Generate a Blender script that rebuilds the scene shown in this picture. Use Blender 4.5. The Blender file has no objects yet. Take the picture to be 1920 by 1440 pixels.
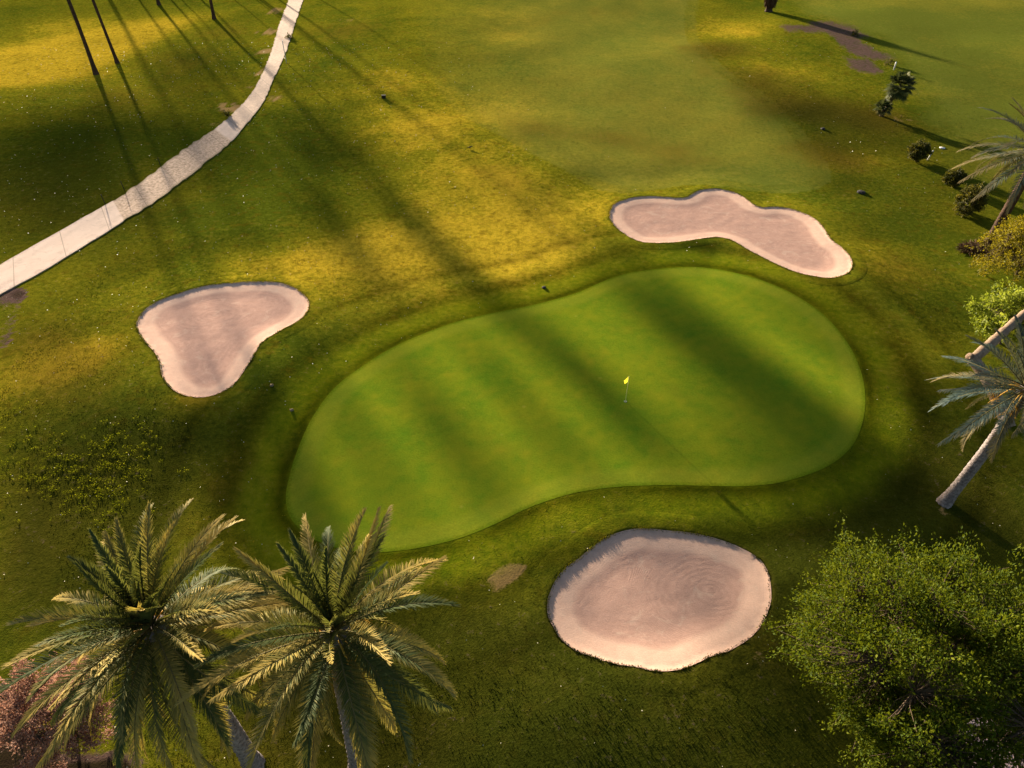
import bpy, math
import numpy as np
from mathutils import Vector, Matrix
from mathutils.geometry import delaunay_2d_cdt

# ------------------------------------------------------------------ basics
SC = bpy.context.scene
COL = SC.collection
CAM_H, PITCH, FPX = 32.0, math.radians(40), 1333.0
SUN_EL, SUN_AZ = math.radians(9.5), math.radians(29.5)       # azimuth to the left of the view direction
S2 = np.array([-math.sin(SUN_AZ), math.cos(SUN_AZ)])          # horizontal direction towards the sun
TAN_EL = math.tan(SUN_EL)
cp, sp = math.cos(PITCH), math.sin(PITCH)


def G(px, py, z=0.0):
    """ground point (world x, y) seen at a position of the 1920x1440 photograph"""
    x = (px - 960) / FPX
    y = (720 - py) / FPX
    dy = cp + y * sp
    dz = -sp + y * cp
    t = (CAM_H - z) / -dz
    return np.array([x * t, dy * t])


def GP(pts, z=0.0):
    return np.array([G(a, b, z) for a, b in pts])


def pix(x, y, z):
    v = np.array([x, y, z - CAM_H])
    d = v[1] * cp - v[2] * sp
    u = v[1] * sp + v[2] * cp
    return 960 + FPX * v[0] / d, 720 - FPX * u / d


# ------------------------------------------------------------------ numpy noise
def vnoise(x, y, seed=0):
    xi = np.floor(x).astype(np.int64)
    yi = np.floor(y).astype(np.int64)
    fx = x - xi
    fy = y - yi
    fx = fx * fx * fx * (fx * (fx * 6 - 15) + 10)
    fy = fy * fy * fy * (fy * (fy * 6 - 15) + 10)

    def h(a, b):
        n = (a * 374761393 + b * 668265263 + seed * 982451653) & 0x7fffffff
        n = ((n ^ (n >> 13)) * 1274126177) & 0x7fffffff
        return ((n ^ (n >> 16)) & 0xffff) / 65535.0 * 2 - 1
    a = h(xi, yi); b = h(xi + 1, yi); c = h(xi, yi + 1); d = h(xi + 1, yi + 1)
    return (a * (1 - fx) + b * fx) * (1 - fy) + (c * (1 - fx) + d * fx) * fy


def fbm(x, y, seed=0, o=3):
    s = 0; a = 1; t = 0
    for i in range(o):
        s = s + a * vnoise(x * 2 ** i, y * 2 ** i, seed + i * 17)
        t += a; a *= .5
    return s / t


def sstep(a, b, x):
    t = np.clip((x - a) / (b - a), 0, 1)
    return t * t * (3 - 2 * t)


def smooth_closed(P, n):
    """closed Catmull-Rom curve resampled to n even points"""
    P = np.asarray(P); m = len(P); out = []
    for i in range(m):
        p0, p1, p2, p3 = P[i - 1], P[i], P[(i + 1) % m], P[(i + 2) % m]
        for t in np.linspace(0, 1, 16, endpoint=False):
            out.append(.5 * (2 * p1 + (p2 - p0) * t + (2 * p0 - 5 * p1 + 4 * p2 - p3) * t * t + (3 * p1 - p0 - 3 * p2 + p3) * t ** 3))
    Q = np.array(out); Q2 = np.vstack([Q, Q[:1]])
    L = np.r_[0, np.cumsum(np.linalg.norm(np.diff(Q2, axis=0), axis=1))]
    s = np.linspace(0, L[-1], n, endpoint=False)
    return np.c_[np.interp(s, L, Q2[:, 0]), np.interp(s, L, Q2[:, 1])]


def smooth_open(P, step):
    P = np.asarray(P, float); P = np.vstack([2 * P[0] - P[1], P, 2 * P[-1] - P[-2]]); out = []
    for i in range(1, len(P) - 2):
        p0, p1, p2, p3 = P[i - 1:i + 3]
        for t in np.linspace(0, 1, 12, endpoint=False):
            out.append(.5 * (2 * p1 + (p2 - p0) * t + (2 * p0 - 5 * p1 + 4 * p2 - p3) * t * t + (3 * p1 - p0 - 3 * p2 + p3) * t ** 3))
    out.append(P[-2]); Q = np.array(out)
    L = np.r_[0, np.cumsum(np.linalg.norm(np.diff(Q, axis=0), axis=1))]
    s = np.linspace(0, L[-1], max(2, int(L[-1] / step)))
    return np.array([np.interp(s, L, Q[:, k]) for k in range(Q.shape[1])]).T


def seg_dist(X, Y, A, B):
    """distance of the points to the nearest of the segments A->B, chunked"""
    out = np.empty(X.shape)
    d = B - A; dd = (d ** 2).sum(1) + 1e-12
    for i in range(0, len(X), 20000):
        x = X[i:i + 20000, None]; y = Y[i:i + 20000, None]
        t = np.clip(((x - A[:, 0]) * d[:, 0] + (y - A[:, 1]) * d[:, 1]) / dd, 0, 1)
        out[i:i + 20000] = np.sqrt(((x - A[:, 0] - t * d[:, 0]) ** 2 + (y - A[:, 1] - t * d[:, 1]) ** 2).min(1))
    return out


def inside(X, Y, P):
    r = np.zeros(X.shape, bool); m = len(P)
    for i in range(m):
        x1, y1 = P[i - 1]; x2, y2 = P[i]
        c = (y1 > Y) != (y2 > Y)
        if y1 != y2:
            r ^= c & (X < (x2 - x1) * (Y - y1) / (y2 - y1) + x1)
    return r


def sdf(X, Y, P, far=14.0):
    """signed distance to the closed outline P (positive inside), clipped to +-far"""
    X = np.asarray(X, float); Y = np.asarray(Y, float)
    out = np.full(X.shape, -far)
    lo = P.min(0) - far; hi = P.max(0) + far
    k = np.nonzero((X > lo[0]) & (X < hi[0]) & (Y > lo[1]) & (Y < hi[1]))[0]
    if len(k):
        d = seg_dist(X[k], Y[k], P, np.roll(P, -1, 0))
        ins = inside(X[k], Y[k], P)
        out[k] = np.clip(np.where(ins, d, -d), -far, far)
    return out


# ------------------------------------------------------------------ outlines on the ground
GREEN_PX = [(536, 930), (541, 900), (556, 850), (585, 785), (630, 725), (690, 680), (750, 645), (830, 612), (910, 590), (1000, 572),
            (1080, 550), (1130, 528), (1180, 512), (1250, 503), (1320, 502), (1390, 515), (1450, 535), (1500, 560), (1550, 597),
            (1590, 645), (1612, 690), (1622, 735), (1620, 780), (1605, 825), (1580, 855), (1545, 878), (1500, 895), (1450, 907),
            (1390, 912), (1320, 911), (1240, 910), (1160, 913), (1090, 922), (1040, 935), (985, 955), (930, 982), (880, 1003),
            (830, 1018), (770, 1030), (700, 1036), (640, 1030), (590, 1012), (555, 985), (540, 960)]
BUNKER1_PX = [(257, 605), (267, 585), (290, 568), (320, 555), (360, 542), (400, 534), (450, 529), (500, 528), (533, 532), (560, 543),
              (577, 560), (581, 573), (575, 588), (557, 603), (523, 622), (499, 637), (483, 653), (467, 683), (450, 708), (430, 728),
              (400, 742), (370, 745), (340, 739), (318, 726), (305, 708), (298, 680), (289, 660), (274, 643), (261, 627)]
BUNKER2_PX = [(1142, 405), (1146, 391), (1158, 379), (1192, 370), (1230, 368), (1267, 371), (1287, 370), (1302, 361), (1320, 355),
              (1347, 354), (1375, 360), (1395, 370), (1412, 383), (1430, 389), (1455, 388), (1480, 391), (1505, 399), (1527, 410),
              (1542, 424), (1552, 440), (1566, 455), (1585, 470), (1596, 487), (1596, 503), (1583, 516), (1560, 521), (1530, 518),
              (1492, 510), (1455, 495), (1417, 475), (1392, 462), (1373, 451), (1352, 445), (1325, 446), (1292, 451), (1255, 455),
              (1215, 455), (1192, 450), (1167, 436), (1149, 420)]
BUNKER3_PX = [(1027, 1134), (1029, 1114), (1039, 1092), (1058, 1069), (1087, 1044), (1117, 1020), (1146, 1004), (1179, 994), (1213, 991),
              (1255, 995), (1297, 1000), (1340, 1010), (1376, 1022), (1407, 1037), (1427, 1052), (1439, 1072), (1445, 1097), (1445, 1123),
              (1438, 1151), (1421, 1179), (1396, 1204), (1371, 1220), (1340, 1229), (1312, 1242), (1283, 1253), (1250, 1258), (1219, 1256),
              (1193, 1250), (1157, 1245), (1117, 1235), (1081, 1221), (1056, 1201), (1039, 1179), (1029, 1156)]
FAIRWAY_PX = [(700, -60), (780, 20), (800, 90), (850, 190), (960, 260), (1080, 320), (1160, 352), (1300, 335), (1420, 350), (1530, 345),
              (1536, 310), (1515, 280), (1480, 235), (1430, 190), (1370, 150), (1325, 108), (1298, 70), (1296, 20), (1310, -40), (1320, -110), (1000, -150)]
FAIRWAY2_PX = [(1470, -60), (1530, 30), (1640, 70), (1690, 130), (1740, 190), (1790, 270), (1850, 340), (1960, 330), (2200, 280), (2300, 100), (2200, -150), (1500, -180)]
GRAVEL_PX = [(1725, 1440), (1760, 1400), (1805, 1362), (1855, 1335), (1930, 1310), (2060, 1300), (2200, 1330), (2200, 1700), (1700, 1700), (1705, 1520)]
SOILBED_PX = [(-60, 1280), (0, 1292), (28, 1320), (45, 1350), (110, 1420), (190, 1425), (250, 1440), (262, 1560), (-80, 1600), (-120, 1400)]
DITCH_PX = [(-50, 560), (-5, 560), (18, 549), (24, 556), (12, 580), (2, 605), (-2, 630), (-14, 650), (-50, 660)]
GREEN = smooth_closed(GP(GREEN_PX), 420)
BUNKERS = [smooth_closed(GP(p), 300) for p in (BUNKER1_PX, BUNKER2_PX, BUNKER3_PX)]
def settle():
    """second pass: the outlines lie on the shaped terrain, not on the plane z = 0"""
    global GREEN, BUNKERS
    def lift(px):
        q = GP(px); h = terrain_height(q[:, 0], q[:, 1]); return np.array([G(a, b, z) for (a, b), z in zip(px, h)])
    g = smooth_closed(lift(GREEN_PX), 420); bb = [smooth_closed(lift(p), 300) for p in (BUNKER1_PX, BUNKER2_PX, BUNKER3_PX)]
    GREEN = g; BUNKERS[:] = bb


FAIRWAY = smooth_closed(GP(FAIRWAY_PX), 200)
FAIRWAY2 = smooth_closed(GP(FAIRWAY2_PX), 160)
GRAVEL = smooth_closed(GP(GRAVEL_PX), 120)
SOILBED = smooth_closed(GP(SOILBED_PX), 100)
DITCH = smooth_closed(GP(DITCH_PX), 80)
PATH_L = GP([(-230, 640), (-90, 548), (0, 497), (66, 460), (130, 425), (197, 388), (248, 355), (293, 322), (353, 274), (393, 249), (433, 216), (467, 182), (492, 143),
             (510, 97), (523, 50), (540, 0), (552, -40), (560, -80)])
PATH_R = GP([(-230, 720), (-90, 608), (0, 553), (66, 518), (128, 481), (192, 441), (250, 404), (300, 371), (350, 334), (393, 298), (430, 267), (461, 232), (490, 197),
             (511, 158), (533, 110), (550, 60), (567, 0), (577, -40), (584, -80)])

RNG = np.random.default_rng(7)


# ------------------------------------------------------------------ terrain
def bunker_sand_drop(d):
    """sand level below the lip at distance d inside the edge"""
    return .075 * sstep(0, .12, d) + .11 * sstep(.1, 2.4, d)


def terrain_height(X, Y, cut=False, sds=None):
    X = np.asarray(X, float); Y = np.asarray(Y, float)
    z = .34 * vnoise(X / 27, Y / 27, 3) + .13 * vnoise(X / 11, Y / 11, 4) + .04 * vnoise(X / 4.7, Y / 4.7, 8)
    far = sstep(150, 400, np.hypot(X, Y))
    z = z * (1 - far) + far * 2.5 * vnoise(X / 160, Y / 160, 12)
    sg = sdf(X, Y, GREEN)
    flat = sstep(-6, 1, sg)
    bs = [sdf(X, Y, b) for b in BUNKERS] if sds is None else sds
    calm = np.max([sstep(-5, .5, b) for b in bs], axis=0)
    z = z * (1 - .6 * flat) * (1 - .75 * calm) + .10 * sstep(-7, 1, sg) * (1 - calm)
    for b, rim, P in zip(bs, (.26, .20, .22), BUNKERS):
        o = np.clip(-b, 0, 14); c = P.mean(0); ext = np.abs((P - c) @ S2).max()
        lee = sstep(-.1, .8, -((X - c[0]) * S2[0] + (Y - c[1]) * S2[1]) / ext) * .18
        z = z + np.where(b < 0, rim * (1 - sstep(0, 6.0, o)) + lee * (1 - sstep(0, 11, o)), rim + lee * (1 - sstep(0, 2.6, b)))
        flatb = sstep(-1.0, 1.5, b)
        z = np.where(b > -1.0, z * (1 - .25 * flatb) + flatb * .25 * rim, z)
    # green and bunkers lie tilted a little towards the sunny side
    z = z - .008 * flat * ((X - 8) * S2[0] + (Y - 36) * S2[1])
    for b, P in zip(bs, BUNKERS):
        c = P.mean(0); z = z - .032 * sstep(-10, .5, b) * (1 - .6 * flat) * ((X - c[0]) * S2[0] + (Y - c[1]) * S2[1])
    dt = sdf(X, Y, DITCH, 3)
    z = z - .55 * sstep(-.1, .9, dt)
    if cut:
        for b in bs:
            z = z - .30 * sstep(-.40, -.12, b) - np.where(b > -.2, bunker_sand_drop(np.clip(b, 0, 9)) * 1.0, 0) - .05 * sstep(-.2, .5, b)
    return z


settle()
for i, P in enumerate(BUNKERS):                    # grassy edges are never a perfect spline
    c = np.roll(P, -1, 0) - np.roll(P, 1, 0)
    n = np.c_[c[:, 1], -c[:, 0]] / np.linalg.norm(c, axis=1)[:, None]
    w = .05 * vnoise(P[:, 0] * .8, P[:, 1] * .8, 5 + i) + .018 * vnoise(P[:, 0] * 3.6, P[:, 1] * 3.6, 9 + i)
    BUNKERS[i] = P + n * w[:, None]


def hz(x, y):
    return float(terrain_height(np.array([x]), np.array([y]))[0])


def blob(X, Y, lst):
    r = np.zeros(X.shape)
    for px, py, rad, w in lst:
        c = G(px, py)
        r += w * np.exp(-((X - c[0]) ** 2 + (Y - c[1]) ** 2) / (2 * (rad * .7) ** 2))
    return r


DRY_SUN_TINT = [(1750, 60, 22, -.3), (1850, 200, 12, -.3), (20, 130, 11, 1.0), (120, 100, 10, .55), (230, 70, 10, .5), (330, 40, 6, .45), (760, 250, 9, .6), (880, 430, 9, .55), (720, 470, 6, .5), (980, 480, 5, .45),  # dry grass, plus sunlit gold and shaded green painted into the turf
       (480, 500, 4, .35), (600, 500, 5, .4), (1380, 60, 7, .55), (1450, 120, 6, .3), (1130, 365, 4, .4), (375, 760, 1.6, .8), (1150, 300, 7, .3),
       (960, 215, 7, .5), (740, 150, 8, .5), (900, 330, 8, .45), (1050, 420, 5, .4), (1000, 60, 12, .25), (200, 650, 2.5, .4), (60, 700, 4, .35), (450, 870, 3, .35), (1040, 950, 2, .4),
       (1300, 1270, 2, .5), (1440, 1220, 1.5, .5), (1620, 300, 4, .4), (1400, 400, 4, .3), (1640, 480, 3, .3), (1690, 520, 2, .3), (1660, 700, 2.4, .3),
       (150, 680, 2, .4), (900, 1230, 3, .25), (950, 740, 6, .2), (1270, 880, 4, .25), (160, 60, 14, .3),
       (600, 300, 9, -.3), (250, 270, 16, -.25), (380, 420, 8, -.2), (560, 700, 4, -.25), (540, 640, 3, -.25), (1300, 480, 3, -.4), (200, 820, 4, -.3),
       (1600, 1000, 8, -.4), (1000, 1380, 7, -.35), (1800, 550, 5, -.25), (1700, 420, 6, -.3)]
ROUGH_SHADE_TINT = [(700, 1350, 6, .4), (900, 1300, 5, .35), (560, 1200, 5, .3), (1560, 230, 9, .25), (1700, 330, 9, .25), (1600, 420, 5, .2), (100, 420, 13, .35), (300, 380, 9, .25), (40, 330, 10, .3), (250, 200, 12, .25), (1650, 1050, 9, .7), (1850, 900, 8, .6), (1600, 1350, 8, .9), (1200, 1400, 6, .8), (850, 1400, 5, .6), (450, 1350, 4, .5), (100, 950, 5, .35),  # darker rough, plus shade painted into the turf colour
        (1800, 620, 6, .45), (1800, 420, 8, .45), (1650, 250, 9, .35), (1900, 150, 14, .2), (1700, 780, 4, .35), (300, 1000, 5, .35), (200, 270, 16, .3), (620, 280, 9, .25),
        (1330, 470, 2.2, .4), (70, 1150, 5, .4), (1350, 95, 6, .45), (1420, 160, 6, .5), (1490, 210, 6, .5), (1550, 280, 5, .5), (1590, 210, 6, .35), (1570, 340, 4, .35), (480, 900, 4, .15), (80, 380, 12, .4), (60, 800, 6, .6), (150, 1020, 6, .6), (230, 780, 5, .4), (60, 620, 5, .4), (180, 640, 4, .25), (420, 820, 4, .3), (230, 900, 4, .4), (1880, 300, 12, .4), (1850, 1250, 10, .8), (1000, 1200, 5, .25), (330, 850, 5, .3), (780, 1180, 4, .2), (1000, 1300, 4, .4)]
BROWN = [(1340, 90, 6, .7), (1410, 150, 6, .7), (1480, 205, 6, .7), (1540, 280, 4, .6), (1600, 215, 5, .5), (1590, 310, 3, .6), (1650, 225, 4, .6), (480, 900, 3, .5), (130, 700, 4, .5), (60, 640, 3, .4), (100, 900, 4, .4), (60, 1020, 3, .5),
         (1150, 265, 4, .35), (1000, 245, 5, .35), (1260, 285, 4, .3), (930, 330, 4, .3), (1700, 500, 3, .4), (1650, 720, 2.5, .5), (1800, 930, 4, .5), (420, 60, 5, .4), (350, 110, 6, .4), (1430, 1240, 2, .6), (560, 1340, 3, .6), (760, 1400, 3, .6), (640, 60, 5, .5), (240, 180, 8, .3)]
BARE = [(925, 1103, .55, .8), (945, 1090, .6, .75), (962, 1076, .5, .75), (978, 1072, .35, .5), (425, 200, 1.6, .9), (440, 205, 1.3, .6), (505, 60, 2.4, .9), (512, 20, 2.6, .8), (500, 100, 2.0, .9), (484, 140, 1.5, .8), (530, -30, 3, .9), (400, 232, 1.2, .6), (520, -10, 3, .8), (515, 185, 1.5, .8),
        (500, 130, 1.3, .5), (470, 165, 1.2, .5), (660, 40, 5, .35), (1690, 222, 1.8, .5), (1080, 1140, .2, 0), (1430, 1245, 1.0, .35), (1763, 955, .6, .6), (1640, 205, 2, .4), (1830, 470, 1.2, .5)]
SOIL_LINES = [[(1490, 58), (1545, 55), (1575, 62), (1598, 82), (1618, 100), (1640, 108)], [(1608, 118), (1625, 130)], [(1545, 48), (1570, 52), (1600, 66)]]
RAND_SOIL = [np.array(GP(l)) for l in SOIL_LINES]


def ground_attributes(X, Y):
    a = {}
    a['sd_green'] = sdf(X, Y, GREEN)
    wob = .7 * fbm(X / 6, Y / 6, 31)
    a['fair'] = np.maximum(sstep(-.8, .6, sdf(X, Y, FAIRWAY, 20) + wob * .7) * sstep(-26, 14, X + 3 * wob), .85 * sstep(-2.5, 2.5, sdf(X, Y, FAIRWAY2, 20) + 2 * wob))
    n = fbm(X / 9, Y / 9, 21, 4); n2 = fbm(X / 3.1, Y / 3.1, 25, 3)
    a['dry'] = np.clip(.30 + blob(X, Y, DRY_SUN_TINT) + .30 * n + .16 * n2, 0, 1)  # dryness with painted sunlight on top
    a['dark'] = np.clip(blob(X, Y, ROUGH_SHADE_TINT) + .14 * fbm(X / 7, Y / 7, 41) + .08 * n2, 0, 1)
    b = blob(X, Y, BARE)
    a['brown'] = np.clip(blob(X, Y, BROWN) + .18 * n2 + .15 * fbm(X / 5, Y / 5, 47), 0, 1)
    a['bare'] = np.clip(b * (1 + 1.3 * fbm(X / .55, Y / .55, 51, 3)), 0, 1.2)
    s = np.zeros(X.shape)
    for l in RAND_SOIL:
        k = np.nonzero((X > 40) & (X < 110) & (Y > 75) & (Y < 170))[0]
        d = seg_dist(X[k], Y[k], l[:-1], l[1:])
        s[k] = np.maximum(s[k], sstep(3.3, 1.0, d + 1.5 * fbm(X[k] / 1.8, Y[k] / 1.8, 61)))
    s = np.maximum(s, 2 * sstep(-.5, .4, sdf(X, Y, SOILBED) + .5 * fbm(X / .8, Y / .8, 63)))
    s = np.maximum(s, 2 * sstep(-.1, .2, sdf(X, Y, DITCH, 4) + .15 * n2))
    a['soil'] = s
    sb = np.full(X.shape, -14.0)
    for p in BUNKERS:
        sb = np.maximum(sb, sdf(X, Y, p))
    a['sd_bunker'] = sb
    return a


# ------------------------------------------------------------------ mesh helpers
def mesh_from(name, V, F, attrs=None, smooth=True):
    """V (n,3), F (m,3|4) int or list of such arrays"""
    me = bpy.data.meshes.new(name)
    Fs = F if isinstance(F, list) else [F]
    Fs = [np.asarray(f) for f in Fs if len(f)]
    V = np.asarray(V, dtype=np.float32)
    me.vertices.add(len(V)); me.vertices.foreach_set('co', V.ravel())
    loops = np.concatenate([f.ravel() for f in Fs]).astype(np.int32)
    tot = np.concatenate([np.full(len(f), f.shape[1]) for f in Fs]).astype(np.int32)
    start = np.r_[0, np.cumsum(tot)[:-1]].astype(np.int32)
    me.loops.add(len(loops)); me.loops.foreach_set('vertex_index', loops)
    me.polygons.add(len(tot)); me.polygons.foreach_set('loop_start', start); me.polygons.foreach_set('loop_total', tot)
    me.polygons.foreach_set('use_smooth', np.full(len(tot), smooth))
    for k, v in (attrs or {}).items():
        at = me.attributes.new(k, 'FLOAT', 'POINT'); at.data.foreach_set('value', np.asarray(v, dtype=np.float32))
    me.update(calc_edges=True); me.validate()
    return me


class MB:
    """collects pieces of one mesh, each with an optional per-vertex 'var' value"""
    def __init__(self):
        self.v = []; self.q = []; self.t = []; self.a = []; self.n = 0

    def add(self, V, Q=None, T=None, var=0.5):
        V = np.asarray(V, float)
        if Q is not None and len(Q): self.q.append(np.asarray(Q) + self.n)
        if T is not None and len(T): self.t.append(np.asarray(T) + self.n)
        self.v.append(V); self.a.append(np.broadcast_to(np.asarray(var, float), (len(V),)).copy()); self.n += len(V)

    def tube(self, pts, rad, sides=8, var=.5, bumpy=0, caps=True):
        P = np.asarray(pts, float); m = len(P); R = np.broadcast_to(np.asarray(rad, float), (m,))
        T = np.gradient(P, axis=0); T /= np.linalg.norm(T, axis=1)[:, None] + 1e-9
        ref = np.array([0, 0, 1.]) if abs(T[0][2]) < .9 else np.array([1., 0, 0])
        u = np.cross(ref, T[0]); u /= np.linalg.norm(u); ang = np.linspace(0, 2 * np.pi, sides, endpoint=False)
        V = []
        for i in range(m):
            u = u - T[i] * (u @ T[i]); u /= np.linalg.norm(u) + 1e-9; w = np.cross(T[i], u)
            r = R[i] * (1 + (bumpy * RNG.uniform(-1, 1, sides) if bumpy else 0))
            V.append(P[i] + np.cos(ang)[:, None] * u * np.reshape(r, (-1, 1)) + np.sin(ang)[:, None] * w * np.reshape(r, (-1, 1)))
        V = np.vstack(V); i = np.arange(m - 1)[:, None] * sides; j = np.arange(sides)[None, :]; k = (j + 1) % sides
        Q = np.stack([i + j, i + k, i + sides + k, i + sides + j], -1).reshape(-1, 4)
        T3 = []
        if caps:
            V = np.vstack([V, P[:1], P[-1:]]); a = m * sides
            jj = np.arange(sides); kk = (jj + 1) % sides
            T3 = np.vstack([np.c_[kk, jj, np.full(sides, a)], np.c_[(m - 1) * sides + jj, (m - 1) * sides + kk, np.full(sides, a + 1)]])
        self.add(V, Q, T3, var)

    def box(self, c, s, var=.5, rot=None):
        x, y, z = np.array(s) / 2
        V = np.array([(a * x, b * y, d * z) for d in (-1, 1) for b in (-1, 1) for a in (-1, 1)])
        if rot is not None: V = V @ np.array(rot).T
        self.add(V + np.array(c), [(0, 2, 3, 1), (4, 5, 7, 6), (0, 1, 5, 4), (1, 3, 7, 5), (3, 2, 6, 7), (2, 0, 4, 6)], None, var)

    def mesh(self, name, smooth=True):
        return mesh_from(name, np.vstack(self.v), [np.vstack(x) for x in (self.q, self.t) if x], {'var': np.concatenate(self.a)}, smooth)


def obj(name, me, mat=None, parent=None, loc=None):
    o = bpy.data.objects.new(name, me); COL.objects.link(o)
    if mat is not None and me is not None and len(me.materials) == 0: me.materials.append(mat)
    if parent is not None: o.parent = parent
    if loc is not None: o.location = loc
    return o


def thing(name, label, cat, loc=(0, 0, 0), rz=0.0, group=None):
    o = bpy.data.objects.new(name, None); COL.objects.link(o); o.empty_display_size = .2
    o.location = loc; o.rotation_euler = (0, 0, rz); tag(o, label, cat, group)
    return o


def tag(o, label=None, cat=None, group=None, kind=None):
    for k, v in (('label', label), ('category', cat), ('group', group), ('kind', kind)):
        if v: o[k] = v
    return o


# ------------------------------------------------------------------ material helpers
class N:
    def __init__(self, name):
        self.m = bpy.data.materials.new(name); self.m.use_nodes = True; self.t = self.m.node_tree
        for n in list(self.t.nodes): self.t.nodes.remove(n)
        self.out = self.t.nodes.new('ShaderNodeOutputMaterial')

    def node(self, ty, **k):
        n = self.t.nodes.new(ty)
        for a, b in k.items(): setattr(n, a, b)
        return n

    def put(self, sock, v):
        if hasattr(v, 'links') or hasattr(v, 'is_linked'): self.t.links.new(v, sock)
        elif isinstance(v, (tuple, list)) and sock.type == 'RGBA' and len(v) == 3: sock.default_value = (*v, 1)
        else: sock.default_value = v

    def math(self, op, a, b=0.0, c=None, clamp=False):
        n = self.node('ShaderNodeMath', operation=op, use_clamp=clamp); self.put(n.inputs[0], a); self.put(n.inputs[1], b)
        if c is not None: self.put(n.inputs[2], c)
        return n.outputs[0]

    def mix(self, f, a, b, mode='MIX'):
        n = self.node('ShaderNodeMixRGB', blend_type=mode); self.put(n.inputs[0], f); self.put(n.inputs[1], a); self.put(n.inputs[2], b)
        return n.outputs[0]

    def attr(self, name):
        return self.node('ShaderNodeAttribute', attribute_name=name).outputs['Fac']

    def pos(self, scale=(1, 1, 1), rot=(0, 0, 0), obj=False):
        src = self.node('ShaderNodeTexCoord').outputs['Object'] if obj else self.node('ShaderNodeNewGeometry').outputs['Position']
        n = self.node('ShaderNodeMapping'); self.t.links.new(src, n.inputs[0]); n.inputs['Scale'].default_value = scale; n.inputs['Rotation'].default_value = rot
        return n.outputs[0]

    def noise(self, vec, scale, detail=3.0, rough=.55, dist=0.0):
        n = self.node('ShaderNodeTexNoise'); self.put(n.inputs['Vector'], vec); n.inputs['Scale'].default_value = scale
        n.inputs['Detail'].default_value = detail; n.inputs['Roughness'].default_value = rough; n.inputs['Distortion'].default_value = dist
        return n.outputs['Fac']

    def rng(self, v, a, b, c=0.0, d=1.0, smooth=False):
        n = self.node('ShaderNodeMapRange'); n.interpolation_type = 'SMOOTHSTEP' if smooth else 'LINEAR'
        self.put(n.inputs[0], v)
        for i, x in zip((1, 2, 3, 4), (a, b, c, d)): self.put(n.inputs[i], x)
        return n.outputs[0]

    def bump(self, h, strength, dist=.1, normal=None):
        n = self.node('ShaderNodeBump'); self.put(n.inputs['Height'], h); n.inputs['Strength'].default_value = strength; n.inputs['Distance'].default_value = dist
        if normal is not None: self.put(n.inputs['Normal'], normal)
        return n.outputs[0]

    def surf(self, col, rough=.9, normal=None, spec=.1, trans=None, tcol=None):
        p = self.node('ShaderNodeBsdfPrincipled'); self.put(p.inputs['Base Color'], col); self.put(p.inputs['Roughness'], rough)
        p.inputs['Specular IOR Level'].default_value = spec
        if normal is not None: self.put(p.inputs['Normal'], normal)
        s = p.outputs[0]
        if trans:
            t = self.node('ShaderNodeBsdfTranslucent'); self.put(t.inputs[0], tcol if tcol is not None else col)
            mx = self.node('ShaderNodeMixShader'); mx.inputs[0].default_value = trans
            self.t.links.new(s, mx.inputs[1]); self.t.links.new(t.outputs[0], mx.inputs[2]); s = mx.outputs[0]
        self.t.links.new(s, self.out.inputs[0])
        return self.m


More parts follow.
